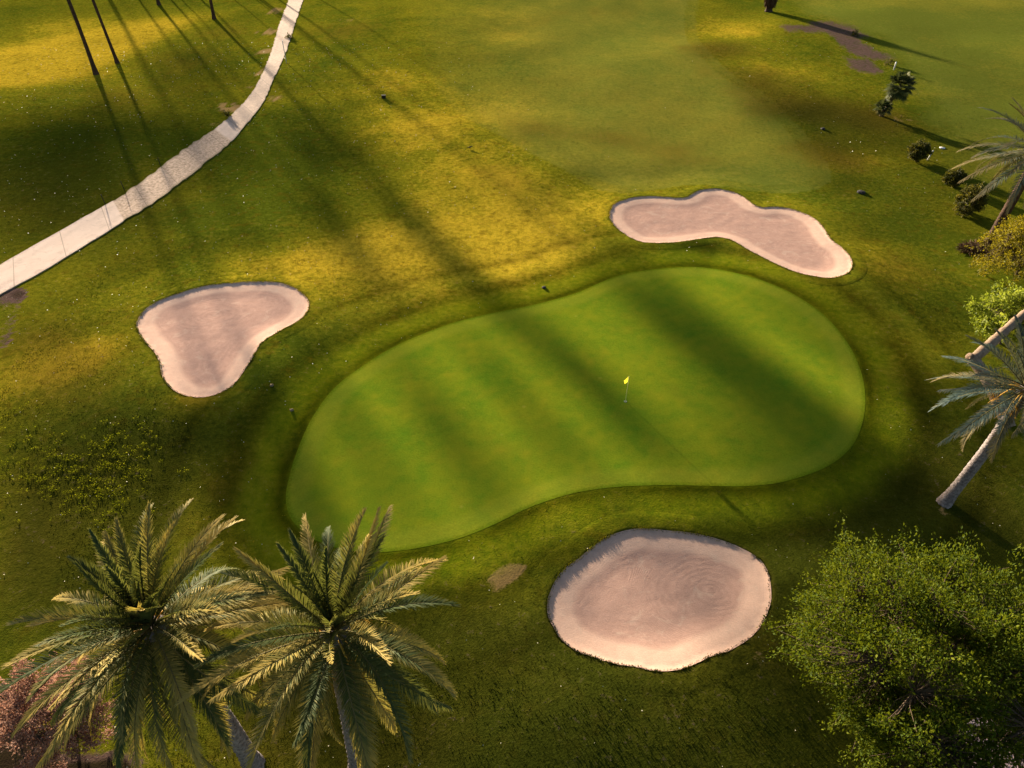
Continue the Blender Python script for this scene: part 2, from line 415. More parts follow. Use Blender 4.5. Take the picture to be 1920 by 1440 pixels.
def grass_colour(n, P):
    """shared colour network of turf: rough, fairway, dry patches, painted sun and shade, bare soil"""
    dry, dark, fair, bare, soil = (n.attr(k) for k in ('dry', 'dark', 'fair', 'bare', 'soil'))
    brown = n.attr('brown')
    f1 = n.noise(P, .55, 4, .6); f2 = n.noise(P, 2.3, 4, .62); f3 = n.noise(P, 9, 4, .7)
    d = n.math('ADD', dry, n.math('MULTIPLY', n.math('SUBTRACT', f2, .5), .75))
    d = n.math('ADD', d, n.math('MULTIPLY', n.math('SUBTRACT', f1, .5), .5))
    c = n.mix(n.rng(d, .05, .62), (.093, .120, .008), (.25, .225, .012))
    c = n.mix(n.rng(d, .55, 1.05), c, (.57, .395, .028))  # gold of dry grass, also painted where sunlight falls
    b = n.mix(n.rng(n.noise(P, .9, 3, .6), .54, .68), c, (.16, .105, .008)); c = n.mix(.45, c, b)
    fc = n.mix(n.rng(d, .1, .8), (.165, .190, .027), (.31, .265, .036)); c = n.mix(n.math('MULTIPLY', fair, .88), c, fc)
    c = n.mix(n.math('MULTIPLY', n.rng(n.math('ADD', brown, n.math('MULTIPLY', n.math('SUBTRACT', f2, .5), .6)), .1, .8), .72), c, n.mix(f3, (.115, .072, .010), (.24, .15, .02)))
    dk = n.math('MULTIPLY', n.rng(dark, 0, 1), .86); c = n.mix(dk, c, (.035, .040, .005))  # dark rough and painted shade share this tint
    tex = n.rng(n.math('ADD', n.math('MULTIPLY', f3, .6), n.math('MULTIPLY', f2, .4)), .25, .75, .42, 1.58)
    tex = n.math('ADD', n.math('MULTIPLY', n.math('SUBTRACT', tex, 1), n.rng(fair, 0, 1, 1, .4)), 1)
    mul = n.node('ShaderNodeCombineColor')
    for i in range(3): n.put(mul.inputs[i], tex)
    c = n.mix(1, c, mul.outputs[0], 'MULTIPLY')
    bn = n.rng(n.math('ADD', bare, n.math('MULTIPLY', n.math('SUBTRACT', f3, .5), .9)), .38, .72)
    c = n.mix(n.math('MULTIPLY', bn, .85), c, (.40, .255, .11))
    sn = n.rng(n.math('ADD', soil, n.math('ADD', n.math('MULTIPLY', n.math('SUBTRACT', f3, .5), 1.3), n.math('MULTIPLY', n.math('SUBTRACT', f2, .5), 2.2))), .3, .9)
    sc_ = n.mix(n.rng(n.math('ADD', f2, n.math('MULTIPLY', f3, .5)), .5, 1.0), (.085, .046, .054), (.165, .095, .105)); sc_ = n.mix(n.rng(soil, 1.2, 1.8), sc_, (.026, .017, .014))
    c = n.mix(n.math('MULTIPLY', sn, n.rng(soil, 1, 2, .85, .95)), c, sc_)
    return c, f1, f2, f3


def mat_ground():
    n = N('turf'); P = n.pos()
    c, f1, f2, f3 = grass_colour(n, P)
    sg = n.attr('sd_green')
    # mown collar round the green: passes of the mower follow its outline
    rp = n.node('ShaderNodeValToRGB'); rp.color_ramp.interpolation = 'B_SPLINE'
    el = rp.color_ramp.elements; stops = [(0, .5), (.16, .5), (.24, .38), (.30, .52), (.40, .56), (.50, .50), (.60, .37), (.68, .42), (.76, .56), (.86, .54), (.93, .40), (.97, .32), (1, .5)]
    el[0].position, el[0].color = stops[0][0], (.5, .5, .5, 1); el[1].position, el[1].color = 1, (.5, .5, .5, 1)
    for p_, v_ in stops[1:-1]:
        q_ = el.new(p_); q_.color = (v_, v_, v_, 1)
    n.put(rp.inputs[0], n.rng(n.math('ADD', sg, n.math('MULTIPLY', n.math('SUBTRACT', f1, .5), .8)), -9.5, .1))
    k = n.math('ADD', 1, n.math('MULTIPLY', n.math('SUBTRACT', n.math('MULTIPLY', rp.outputs[0], 2), 1), n.rng(n.noise(P, .12, 3), .36, .58, .8, 2.2)))
    mul = n.node('ShaderNodeCombineColor')
    for i in range(3): n.put(mul.inputs[i], k)
    col = n.math('MULTIPLY', n.rng(sg, -4.2, -1.2, smooth=True), n.rng(f1, .3, .6, .35, .8))
    c = n.mix(col, c, n.mix(n.rng(f2, .3, .7), (.105, .150, .004), (.19, .20, .006)))
    c = n.mix(1, c, mul.outputs[0], 'MULTIPLY')
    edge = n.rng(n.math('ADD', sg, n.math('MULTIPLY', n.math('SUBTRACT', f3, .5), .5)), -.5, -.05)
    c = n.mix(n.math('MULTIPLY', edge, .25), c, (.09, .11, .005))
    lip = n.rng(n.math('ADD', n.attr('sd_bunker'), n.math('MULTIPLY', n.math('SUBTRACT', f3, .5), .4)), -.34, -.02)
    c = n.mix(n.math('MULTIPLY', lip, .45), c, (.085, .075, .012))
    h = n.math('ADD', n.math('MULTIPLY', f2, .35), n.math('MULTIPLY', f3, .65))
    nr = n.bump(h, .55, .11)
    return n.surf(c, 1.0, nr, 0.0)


def mat_green():
    n = N('putting_turf'); P = n.pos(); sd = n.attr('edge')
    f1 = n.noise(P, .22, 4, .6); f2 = n.noise(P, 1.2, 4, .6); f3 = n.noise(P, 9, 3, .65)
    m = n.math('ADD', n.math('MULTIPLY', f1, .6), n.math('MULTIPLY', f2, .4))
    c = n.mix(n.rng(m, .32, .68), (.108, .210, .012), (.252, .276, .014))
    c = n.mix(n.math('MULTIPLY', n.rng(n.noise(P, .5, 5, .65), .52, .72), .25), c, (.34, .26, .02))
    # darker collar then lighter rim where the mower turns
    rim = n.math('MULTIPLY', n.rng(sd, .1, .35), n.rng(sd, 1.1, 1.7, 1, 0)); c = n.mix(n.math('MULTIPLY', rim, .30), c, (.34, .34, .03))
    pv = n.node('ShaderNodeTexVoronoi'); n.put(pv.inputs['Vector'], P); pv.inputs['Scale'].default_value = .42
    c = n.mix(n.math('MULTIPLY', n.rng(pv.outputs['Distance'], .035, .07, 1, 0), .30), c, (.42, .36, .06))
    c = n.mix(n.math('MULTIPLY', n.rng(n.math('ADD', sd, n.math('MULTIPLY', n.math('SUBTRACT', f3, .5), .5)), 0, .30, 1, 0), .6), c, (.115, .150, .006))
    # alternate mowing passes, barely visible
    w = n.node('ShaderNodeTexWave', wave_type='BANDS', bands_direction='X'); n.put(w.inputs['Vector'], n.pos(rot=(0, 0, .9))); w.inputs['Scale'].default_value = .3
    w.inputs['Distortion'].default_value = .6
    c = n.mix(n.math('MULTIPLY', w.outputs['Fac'], .10), c, (.12, .20, .01))
    tex = n.rng(f3, .25, .75, .84, 1.16); mul = n.node('ShaderNodeCombineColor')
    for i in range(3): n.put(mul.inputs[i], tex)
    c = n.mix(1, c, mul.outputs[0], 'MULTIPLY')
    return n.surf(c, .9, n.bump(n.math('ADD', f3, n.math('MULTIPLY', f2, .6)), .18, .06), 0.0)


def mat_sand():
    n = N('bunker_sand'); P = n.pos(); e = n.attr('edge'); u = n.attr('rake')
    f1 = n.noise(P, .45, 4, .6); f2 = n.noise(P, 2.2, 4, .62); f3 = n.noise(P, 14, 3, .7)
    wob = n.math('ADD', n.math('MULTIPLY', n.math('SUBTRACT', f1, .5), 5.5), n.math('MULTIPLY', n.math('SUBTRACT', f2, .5), 1.2))
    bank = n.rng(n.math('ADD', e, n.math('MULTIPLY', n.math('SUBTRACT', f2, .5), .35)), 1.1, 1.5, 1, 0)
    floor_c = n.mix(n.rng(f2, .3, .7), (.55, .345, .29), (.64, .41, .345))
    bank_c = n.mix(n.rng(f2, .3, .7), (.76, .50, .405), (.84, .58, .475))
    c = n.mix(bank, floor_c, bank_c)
    s = n.math('SINE', n.math('MULTIPLY', n.math('ADD', u, n.math('MULTIPLY', wob, .25)), 15))
    vis = n.math('MULTIPLY', n.rng(n.noise(P, .35, 2), .4, .6), n.math('SUBTRACT', 1, n.math('MULTIPLY', bank, .85)))
    scuff = n.rng(n.noise(P, .8, 5, .7, 1.2), .56, .66)
    c = n.mix(n.math('MULTIPLY', n.math('MULTIPLY', n.rng(s, -1, 1), vis), .15), c, (.36, .22, .19))
    c = n.mix(n.math('MULTIPLY', scuff, .38), c, (.76, .58, .48))
    edge_dark = n.rng(n.math('ADD', n.math('MULTIPLY', n.math('SUBTRACT', f2, .5), .8), e), .0, .35, 1, 0)
    c = n.mix(n.math('MULTIPLY', n.math('MULTIPLY', edge_dark, n.rng(f3, .45, .6)), .35), c, (.25, .16, .12))  # sand darker in speckles along the edge
    tex = n.math('MULTIPLY', n.rng(f3, .2, .8, .86, 1.14), n.attr('tone')); mul = n.node('ShaderNodeCombineColor')
    for i in range(3): n.put(mul.inputs[i], tex)
    c = n.mix(1, c, mul.outputs[0], 'MULTIPLY')
    h = n.math('ADD', n.math('ADD', n.math('MULTIPLY', n.math('MULTIPLY', s, vis), .15), f3), n.math('MULTIPLY', f2, .5))
    return n.surf(c, 1.0, n.bump(h, .24, .05), 0.0)


def mat_path():
    n = N('worn_concrete'); P = n.pos(); s = n.attr('along'); t = n.attr('across'); wear = n.attr('wear')
    f1 = n.noise(P, .5, 4, .6); f2 = n.noise(P, 3.5, 5, .7); f3 = n.noise(P, 16, 3, .7)
    slab = n.mix(n.rng(f1, .3, .7), (.80, .595, .51), (.88, .67, .585))
    old = n.mix(n.rng(f2, .36, .66), (.36, .225, .16), (.84, .61, .48))
    c = n.mix(n.rng(n.math('ADD', wear, n.math('MULTIPLY', n.math('SUBTRACT', f2, .5), .5)), .35, .65), slab, old)
    j = n.math('ABSOLUTE', n.math('SUBTRACT', n.math('FRACT', n.math('ADD', n.math('MULTIPLY', s, 1 / 5.2), n.math('MULTIPLY', t, .03))), .5))
    c = n.mix(n.math('MULTIPLY', n.rng(j, .0, .013, 1, 0), .65), c, (.12, .075, .05))
    ed = n.rng(n.math('ADD', n.math('ABSOLUTE', t), n.math('MULTIPLY', n.math('SUBTRACT', f2, .5), .6)), .86, 1.0)
    c = n.mix(n.math('MULTIPLY', n.math('MULTIPLY', ed, n.rng(wear, 0, 1, .45, 1)), .75), c, (.20, .16, .04))
    st = n.rng(n.noise(P, 1.1, 5, .7, .8), .52, .70); c = n.mix(n.math('MULTIPLY', st, .34), c, (.36, .25, .20))
    vc = n.node('ShaderNodeTexVoronoi', feature='DISTANCE_TO_EDGE'); vp = n.node('ShaderNodeVectorMath', operation='ADD'); n.put(vp.inputs[0], P)
    wn = n.node('ShaderNodeTexNoise'); n.put(wn.inputs['Vector'], P); wn.inputs['Scale'].default_value = 1.2; n.put(vp.inputs[1], wn.outputs['Color']); n.put(vc.inputs['Vector'], vp.outputs[0]); vc.inputs['Scale'].default_value = .30
    c = n.mix(n.math('MULTIPLY', n.math('MULTIPLY', n.rng(vc.outputs['Distance'], .003, .012, 1, 0), n.rng(wear, 0, 1, .15, 1)), .4), c, (.14, .085, .055))
    ty = n.math('ABSOLUTE', n.math('SUBTRACT', n.math('ABSOLUTE', t), .48)); c = n.mix(n.math('MULTIPLY', n.math('MULTIPLY', n.rng(ty, .05, .24, 1, 0), n.rng(f1, .35, .65)), .20), c, (.40, .28, .22))
    return n.surf(c, .9, n.bump(n.math('ADD', f3, f2), .35, .04), .15)


def mat_gravel():
    n = N('lilac_gravel'); P = n.pos()
    v = n.node('ShaderNodeTexVoronoi'); n.put(v.inputs['Vector'], P); v.inputs['Scale'].default_value = 9
    f1 = n.noise(P, .8, 4)
    c = n.mix(n.rng(f1, .35, .65), (.42, .33, .37), (.56, .40, .38)); c = n.mix(n.math('MULTIPLY', v.outputs['Color'], .35), c, (.20, .15, .17))
    return n.surf(c, .95, n.bump(v.outputs['Distance'], .5, .04), .1)


def mat_leaf(name, dark, mid, light, trans=.35, rough=.55, tcol=None, spec=.25):
    n = N(name); v = n.attr('var')
    c = n.mix(n.rng(v, 0, .5), dark, mid); c = n.mix(n.rng(v, .5, 1), c, light)
    tc = n.mix(.5, c, tcol) if tcol else c
    return n.surf(c, rough, None, spec, trans, tc)


def mat_bark(name, a, b, scale=5, zs=.4, bump=.6):
    n = N(name); P = n.pos(obj=True, scale=(1, 1, zs)); f = n.noise(P, scale, 5, .7, .4); g = n.noise(P, scale * .25, 2)
    c = n.mix(n.rng(n.math('ADD', n.math('MULTIPLY', f, .7), n.math('MULTIPLY', g, .3)), .35, .65), a, b)
    v = n.attr('var'); c = n.mix(n.math('MULTIPLY', n.rng(v, .5, 1), .8), c, (.045, .035, .03))
    return n.surf(c, .9, n.bump(f, bump, .06), .1)


def mat_plain(name, col, rough=.6, var=0.12, scale=6, spec=.3):
    n = N(name); f = n.noise(n.pos(obj=True), scale, 3)
    lo = tuple(x * (1 - var * 2) for x in col); hi = tuple(min(1, x * (1 + var)) for x in col)
    return n.surf(n.mix(n.rng(f, .3, .7), lo, hi), rough, None, spec)


M = dict(
    ground=mat_ground(), green=mat_green(), sand=mat_sand(), path=mat_path(), gravel=mat_gravel(),
    frond=mat_leaf('date_palm_leaf', (.038, .062, .022), (.090, .126, .044), (.56, .41, .11), .30, .6, (.28, .27, .025), .08),
    frond_blue=mat_leaf('blue_grey_palm_leaf', (.040, .075, .075), (.085, .130, .125), (.26, .20, .09), .22, .6, (.26, .23, .05), .10),
    rachis=mat_leaf('palm_rachis', (.10, .10, .03), (.17, .14, .05), (.24, .19, .09), .05, .7, None, .1),
    stalk=mat_leaf('fruit_stalk', (.42, .20, .02), (.60, .32, .03), (.68, .42, .06), .1, .6),
    palmbark=mat_bark('palm_bark', (.14, .115, .115), (.40, .345, .35), 7, 1.0, .8),
    darkbark=mat_bark('dark_palm_bark', (.032, .021, .017), (.115, .068, .05), 5, .8, .8),
    bark=mat_bark('branch_bark', (.05, .036, .026), (.17, .12, .085), 6, .5, .6),
    lowbark=mat_bark('bent_trunk_bark', (.19, .125, .09), (.40, .29, .215), 5, .5, .7),
    leaf=mat_leaf('broad_leaf', (.036, .058, .004), (.080, .120, .008), (.20, .218, .014), .35, .6, (.20, .22, .006), .08),
    bush_olive=mat_leaf('olive_bush_leaf', (.10, .09, .006), (.22, .19, .010), (.38, .32, .02), .4, .6, (.40, .32, .01)),
    bush_bright=mat_leaf('bright_bush_leaf', (.10, .14, .010), (.24, .30, .03), (.50, .52, .10), .4, .5, (.40, .45, .03)),
    bush_dark=mat_leaf('dark_bush_leaf', (.028, .036, .006), (.075, .080, .010), (.24, .20, .016), .3, .6),
    fan=mat_leaf('fan_palm_leaf', (.035, .050, .014), (.075, .090, .026), (.15, .125, .04), .25, .6, None, .08),
    pink=mat_leaf('pink_shrub_leaf', (.16, .08, .065), (.35, .19, .145), (.58, .35, .26), .3, .7, (.7, .36, .24)),
    weed=mat_leaf('weed_leaf', (.11, .14, .006), (.24, .26, .010), (.40, .38, .02), .35, .8, None, .0),
    flower=mat_plain('pale_petal', (.80, .74, .55), .6),
    deadleaf=mat_leaf('dead_palm_leaf', (.055, .030, .018), (.10, .055, .03), (.20, .12, .06), .1, .8),
    white=mat_plain('white_paint', (.80, .80, .80), .4), yellow=mat_leaf('yellow_flag_cloth', (.95, .82, .06), (.95, .82, .06), (.95, .82, .06), .5, .7, None, .1), yellowpole=mat_plain('yellow_pole_paint', (.95, .93, .40), .4, .03),
    black=mat_plain('dark_metal', (.018, .016, .016), .6), clod=mat_plain('torn_turf', (.30, .22, .13), .9), cup=mat_plain('cup_liner', (.55, .60, .50), .5), stone=mat_plain('dark_stone', (.05, .045, .05), .9, .2, 9),
)


# ------------------------------------------------------------------ setting
def axis(fine_lo, fine_hi, step, lo, hi, grow=1.13):
    a = list(np.arange(fine_lo, fine_hi, step)); s = step
    while a[-1] < hi: s *= grow; a.append(a[-1] + s)
    s = step; b = [fine_lo]
    while b[-1] > lo: s *= grow; b.append(b[-1] - s)
    return np.array(b[:0:-1] + a)


def build_ground():
    xs = axis(-46, 52, .34, -3500, 3500, 1.10); ys = axis(8, 82, .34, -1500, 5000, 1.045)
    X, Y = np.meshgrid(xs, ys); X = X.ravel(); Y = Y.ravel()
    z = terrain_height(X, Y, cut=True)
    nx, ny = len(xs), len(ys)
    i = np.arange(ny - 1)[:, None] * nx; j = np.arange(nx - 1)[None, :]
    Q = np.stack([i + j, i + j + 1, i + nx + j + 1, i + nx + j], -1).reshape(-1, 4)
    V = [np.c_[X, Y, z]]; F = [Q]; base = len(X)
    # grass lip round each bunker: a fine ring from the turf over the edge down to below the sand
    offs = (-1.4, -1.2, -.8, -.4, -.22, -.1, -.03, .015, .03); dz = (-.03, .006, .010, .012, .014, .012, -.005, -.06, -.30)
    for P in BUNKERS:
        m = len(P); c = np.roll(P, -1, 0) - np.roll(P, 1, 0); nrm = np.c_[-c[:, 1], c[:, 0]] / np.linalg.norm(c, axis=1)[:, None]
        test = P + nrm * .05
        if not inside(test[:1, 0], test[:1, 1], P)[0]: nrm = -nrm
        rows = []
        for o, d in zip(offs, dz):
            R = P + nrm * o; rows.append(np.c_[R, terrain_height(R[:, 0], R[:, 1]) + d + (.02 if o > -.3 else 0) * vnoise(R[:, 0] * 2.5, R[:, 1] * 2.5, 77)])
        R = np.vstack(rows); a = np.arange(len(offs) - 1)[:, None] * m; b = np.arange(m)[None, :]; k = (b + 1) % m
        F.append(np.stack([a + b, a + k, a + m + k, a + m + b], -1).reshape(-1, 4) + base); V.append(R); base += len(R)
    V = np.vstack(V)
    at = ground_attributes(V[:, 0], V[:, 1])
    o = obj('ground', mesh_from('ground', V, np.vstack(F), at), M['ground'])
    tag(o, 'mown rough grass and fairway with golden dry patches, sun and shade tinted in', kind='structure')


def sheet(P, step, zfun, name, mat, jitter=.25):
    """triangulated sheet inside the closed outline P"""
    lo = P.min(0); hi = P.max(0)
    gx, gy = np.meshgrid(np.arange(lo[0], hi[0], step), np.arange(lo[1], hi[1], step)); gx = gx.ravel() + RNG.uniform(-jitter, jitter, gx.size) * step; gy = gy.ravel() + RNG.uniform(-jitter, jitter, gy.size) * step
    d = sdf(gx, gy, P); k = d > step * .45; n = len(P)
    pts = [Vector(p) for p in P] + [Vector((a, b)) for a, b in zip(gx[k], gy[k])]
    v, e, f, *_ = delaunay_2d_cdt(pts, [(i, (i + 1) % n) for i in range(n)], [], 1, 1e-6)
    V = np.array([tuple(a) for a in v]); T = np.array([t for t in f if len(t) == 3])
    a, b, c = (V[T[:, i]] for i in range(3)); flip = ((b - a)[:, 0] * (c - a)[:, 1] - (b - a)[:, 1] * (c - a)[:, 0]) < 0
    T[flip] = T[flip][:, ::-1]
    e = np.clip(sdf(V[:, 0], V[:, 1], P), 0, 14)
    z = zfun(V[:, 0], V[:, 1], e)
    return V, T, e, z


def build_green():
    V, T, e, z = sheet(GREEN, .42, lambda x, y, e: terrain_height(x, y) + .008, 'putting_green', M['green'])
    o = obj('putting_green', mesh_from('putting_green', np.c_[V, z], T, {'edge': e}), M['green'])
    tag(o, 'smooth bright green putting surface striped by long tree shadows', kind='structure')


def build_bunkers():
    info = ['heart shaped sand bunker on the near side of the path', 'long bean shaped sand bunker beyond the far edge of the putting green', 'large oval raked sand bunker just below the putting green']
    centers = [[(400, 590)], [(1230, 410), (1350, 400), (1500, 470)], [(1330, 1110)]]
    for P, lab, cs, tone in zip(BUNKERS, info, centers, (1.0, .90, .84)):
        C = GP(cs)
        def zf(x, y, e):
            return terrain_height(x, y) - bunker_sand_drop(e) + .02 + .018 * fbm(x / .9, y / .9, 71) * sstep(.2, 1.5, e)
        V, T, e, z = sheet(P, .24, zf, 'sand', M['sand'])
        dc = np.min([np.hypot((V[:, 0] - c[0]), (V[:, 1] - c[1]) * 1.25) for c in C], axis=0)
        rake = np.where(dc < 3.4, dc, dc * .35 + e * .9)
        rake = dc * sstep(4.6, 3.2, dc) + (e + 5) * (1 - sstep(4.6, 3.2, dc))
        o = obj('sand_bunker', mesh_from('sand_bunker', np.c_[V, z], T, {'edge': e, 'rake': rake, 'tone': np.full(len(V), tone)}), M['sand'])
        tag(o, lab, 'sand bunker', 'sand bunkers around the putting green')


def build_path():
    L = smooth_open(PATH_L, .5); n = len(L)
    R0 = smooth_open(PATH_R, .02); R = R0[np.linspace(0, len(R0) - 1, n).astype(int)]
    s = np.r_[0, np.cumsum(np.linalg.norm(np.diff((L + R) / 2, axis=0), axis=1))]
    # ragged edge where the concrete is worn
    mid = (L + R) / 2; ypx = np.array([pix(a, b, 0)[0] for a, b in mid])
    wear = sstep(218, 226, ypx) * sstep(424, 412, ypx) + .55 * sstep(424, 440, ypx)
    wd = (R - L); wl = np.linalg.norm(wd, axis=1)[:, None]; u = wd / wl
    rag = (.05 + .16 * wear)[:, None]
    L = L - u * rag * vnoise(s * 1.3, s * 0, 5)[:, None] - u * rag * .6 * vnoise(s * 3.1, s * 0, 6)[:, None]; R = R + u * rag * vnoise(s * 1.1, s * 0 + 9, 6)[:, None]
    ts = np.array([-1.004, -1, -.8, -.4, 0, .4, .8, 1, 1.004]); V = []; A = []; T = []; W = []
    for t in ts:
        p = L * (1 - (t + 1) / 2) + R * ((t + 1) / 2)
        z = terrain_height(p[:, 0], p[:, 1])
        z = z + (.07 if abs(t) <= 1 else -.12)
        V.append(np.c_[p, z]); A.append(s); T.append(np.full(n, np.clip(t, -1, 1))); W.append(wear)
    m = len(ts); i = np.arange(m - 1)[:, None] * n; j = np.arange(n - 1)[None, :]
    Q = np.stack([i + j, i + n + j, i + n + j + 1, i + j + 1], -1).reshape(-1, 4)[:, ::-1]
    o = obj('cart_path', mesh_from('cart_path', np.vstack(V), Q, {'along': np.concatenate(A), 'across': np.concatenate(T), 'wear': np.concatenate(W)}, False), M['path'])
    tag(o, 'pale pinkish concrete path curving through the grass, worn rough in its middle', kind='structure')


def build_gravel():
    V, T, e, z = sheet(GRAVEL, .5, lambda x, y, e: terrain_height(x, y) + .03, 'g', M['gravel'])
    o = obj('gravel_path', mesh_from('gravel_path', np.c_[V, z], T), M['gravel'])
    tag(o, 'lilac grey gravel path under the broad green tree', kind='structure')


# ------------------------------------------------------------------ palms
def frond(L, th, bend, leaf, pairs, rng, vee=.45, twist=0.0, droop=.35, width=.042, tip=.0):
    """one feather frond growing along +x from the origin; th = start angle above horizontal"""
    mb = MB(); mr = MB()
    k = 18; s = np.linspace(0, 1, k); ang = th - bend * s ** 1.7
    seg = L / (k - 1); px = np.r_[0, np.cumsum(np.cos((ang[1:] + ang[:-1]) / 2) * seg)]; pz = np.r_[0, np.cumsum(np.sin((ang[1:] + ang[:-1]) / 2) * seg)]
    side = twist * s ** 2 * L
    C = np.c_[px, side, pz]
    mr.tube(C, .030 * (1 - s) ** .8 + .006, 5, .1 + .6 * rng.random())
    ss = np.linspace(.09, 1, pairs) ** 1.0
    base_v = rng.uniform(.10, .45) + (.30 if rng.random() < tip * 1.1 else 0)
    for sg in (1, -1):
        t = np.clip(ss + rng.uniform(-.004, .004, pairs), 0, 1)
        R = np.c_[np.interp(t, s, C[:, 0]), np.interp(t, s, C[:, 1]), np.interp(t, s, C[:, 2])]
        a = np.interp(t, s, ang)
        T = np.c_[np.cos(a), np.zeros(pairs), np.sin(a)]; U = np.c_[-np.sin(a), np.zeros(pairs), np.cos(a)]; S = np.array([0, sg, 0.])[None].repeat(pairs, 0)
        al = np.radians(np.interp(t, [.1, .5, 1], [60, 44, 12]) + rng.uniform(-8, 8, pairs))
        ve = np.clip(vee + rng.uniform(-.3, .3, pairs), -.2, 1.2)
        D = np.cos(al)[:, None] * T + np.sin(al)[:, None] * (np.cos(ve)[:, None] * S + np.sin(ve)[:, None] * U)
        ln = leaf * np.interp(t, [.1, .22, .5, .8, 1], [.45, .85, 1, .8, .42]) * rng.uniform(.85, 1.1, pairs)
        W = np.cross(D, U); W /= np.linalg.norm(W, axis=1)[:, None] + 1e-9
        g = np.array([0, 0, -1.])
        mid = R + D * (ln * .5)[:, None] + g * (droop * .10 * ln)[:, None]
        end = R + D * ln[:, None] + g * (droop * .5 * ln * rng.uniform(.5, 1.5, pairs))[:, None]
        w = width * rng.uniform(.8, 1.2, pairs)[:, None]
        V = np.stack([R - W * w * .4, R + W * w * .4, mid - W * w * .5, mid + W * w * .5, end], 1).reshape(-1, 3)
        i = np.arange(pairs)[:, None] * 5
        var = np.clip(base_v + rng.normal(0, .09, pairs) + tip * np.interp(t, [0, .5, 1], [0, .1, .55]), 0, 1).repeat(5).reshape(-1, 5)
        var[:, 4] += .15
        mb.add(V, i + np.array([[0, 1, 3, 2]]), i + np.array([[2, 3, 4]]), np.clip(var.ravel(), 0, 1))
    return mb, mr


def trunk_curve(base, top, n=60, bow=(0, 0)):
    base = np.array(base, float); top = np.array(top, float); s = np.linspace(0, 1, n)[:, None]
    w = np.array([bow[0], bow[1], 0.])
    return base + (top - base) * s + w * np.sin(np.pi * s)


def palm_trunk(path, r0, r1, flare=1.35, scars=True, sides=20, rng=RNG, headr=None):
    """tapering trunk with diamond leaf scars as real relief"""
    P = np.asarray(path); m = len(P); s = np.linspace(0, 1, m)
    R = r0 + (r1 - r0) * s + r0 * (flare - 1) * np.exp(-s * 16)
    mb = MB(); T = np.gradient(P, axis=0); T /= np.linalg.norm(T, axis=1)[:, None]
    u = np.cross([0, 1., 0], T[0]); u /= np.linalg.norm(u); ang = np.linspace(0, 2 * np.pi, sides, endpoint=False); V = []; var = []
    Ls = np.r_[0, np.cumsum(np.linalg.norm(np.diff(P, axis=0), axis=1))]
    for i in range(m):
        u = u - T[i] * (u @ T[i]); u /= np.linalg.norm(u); w = np.cross(T[i], u)
        q = np.abs(np.sin(ang * 5 + Ls[i] * 7.5)) * np.abs(np.sin(-ang * 5 + Ls[i] * 7.5)) if scars else 0 * ang
        r = R[i] * (1 + .15 * (q - .4) * (1 if scars else 0) + rng.normal(0, .018, sides) + .06 * vnoise(np.array([Ls[i] * .8]), np.array([3.3]), 5)[0])
        V.append(P[i] + (np.cos(ang) * r)[:, None] * u + (np.sin(ang) * r)[:, None] * w)
        var.append(np.clip(.3 + .55 * (q < .10) * (1 if scars else 0) + 0 * ang, 0, 1))
    V = np.vstack(V); i = np.arange(m - 1)[:, None] * sides; j = np.arange(sides)[None, :]; k = (j + 1) % sides
    Q = np.stack([i + j, i + k, i + sides + k, i + sides + j], -1).reshape(-1, 4)
    V = np.vstack([V, P[-1:]]); jj = np.arange(sides)
    mb.add(V, Q, np.c_[(m - 1) * sides + jj, (m - 1) * sides + (jj + 1) % sides, np.full(sides, m * sides)], np.r_[np.concatenate(var), .3])
    return mb


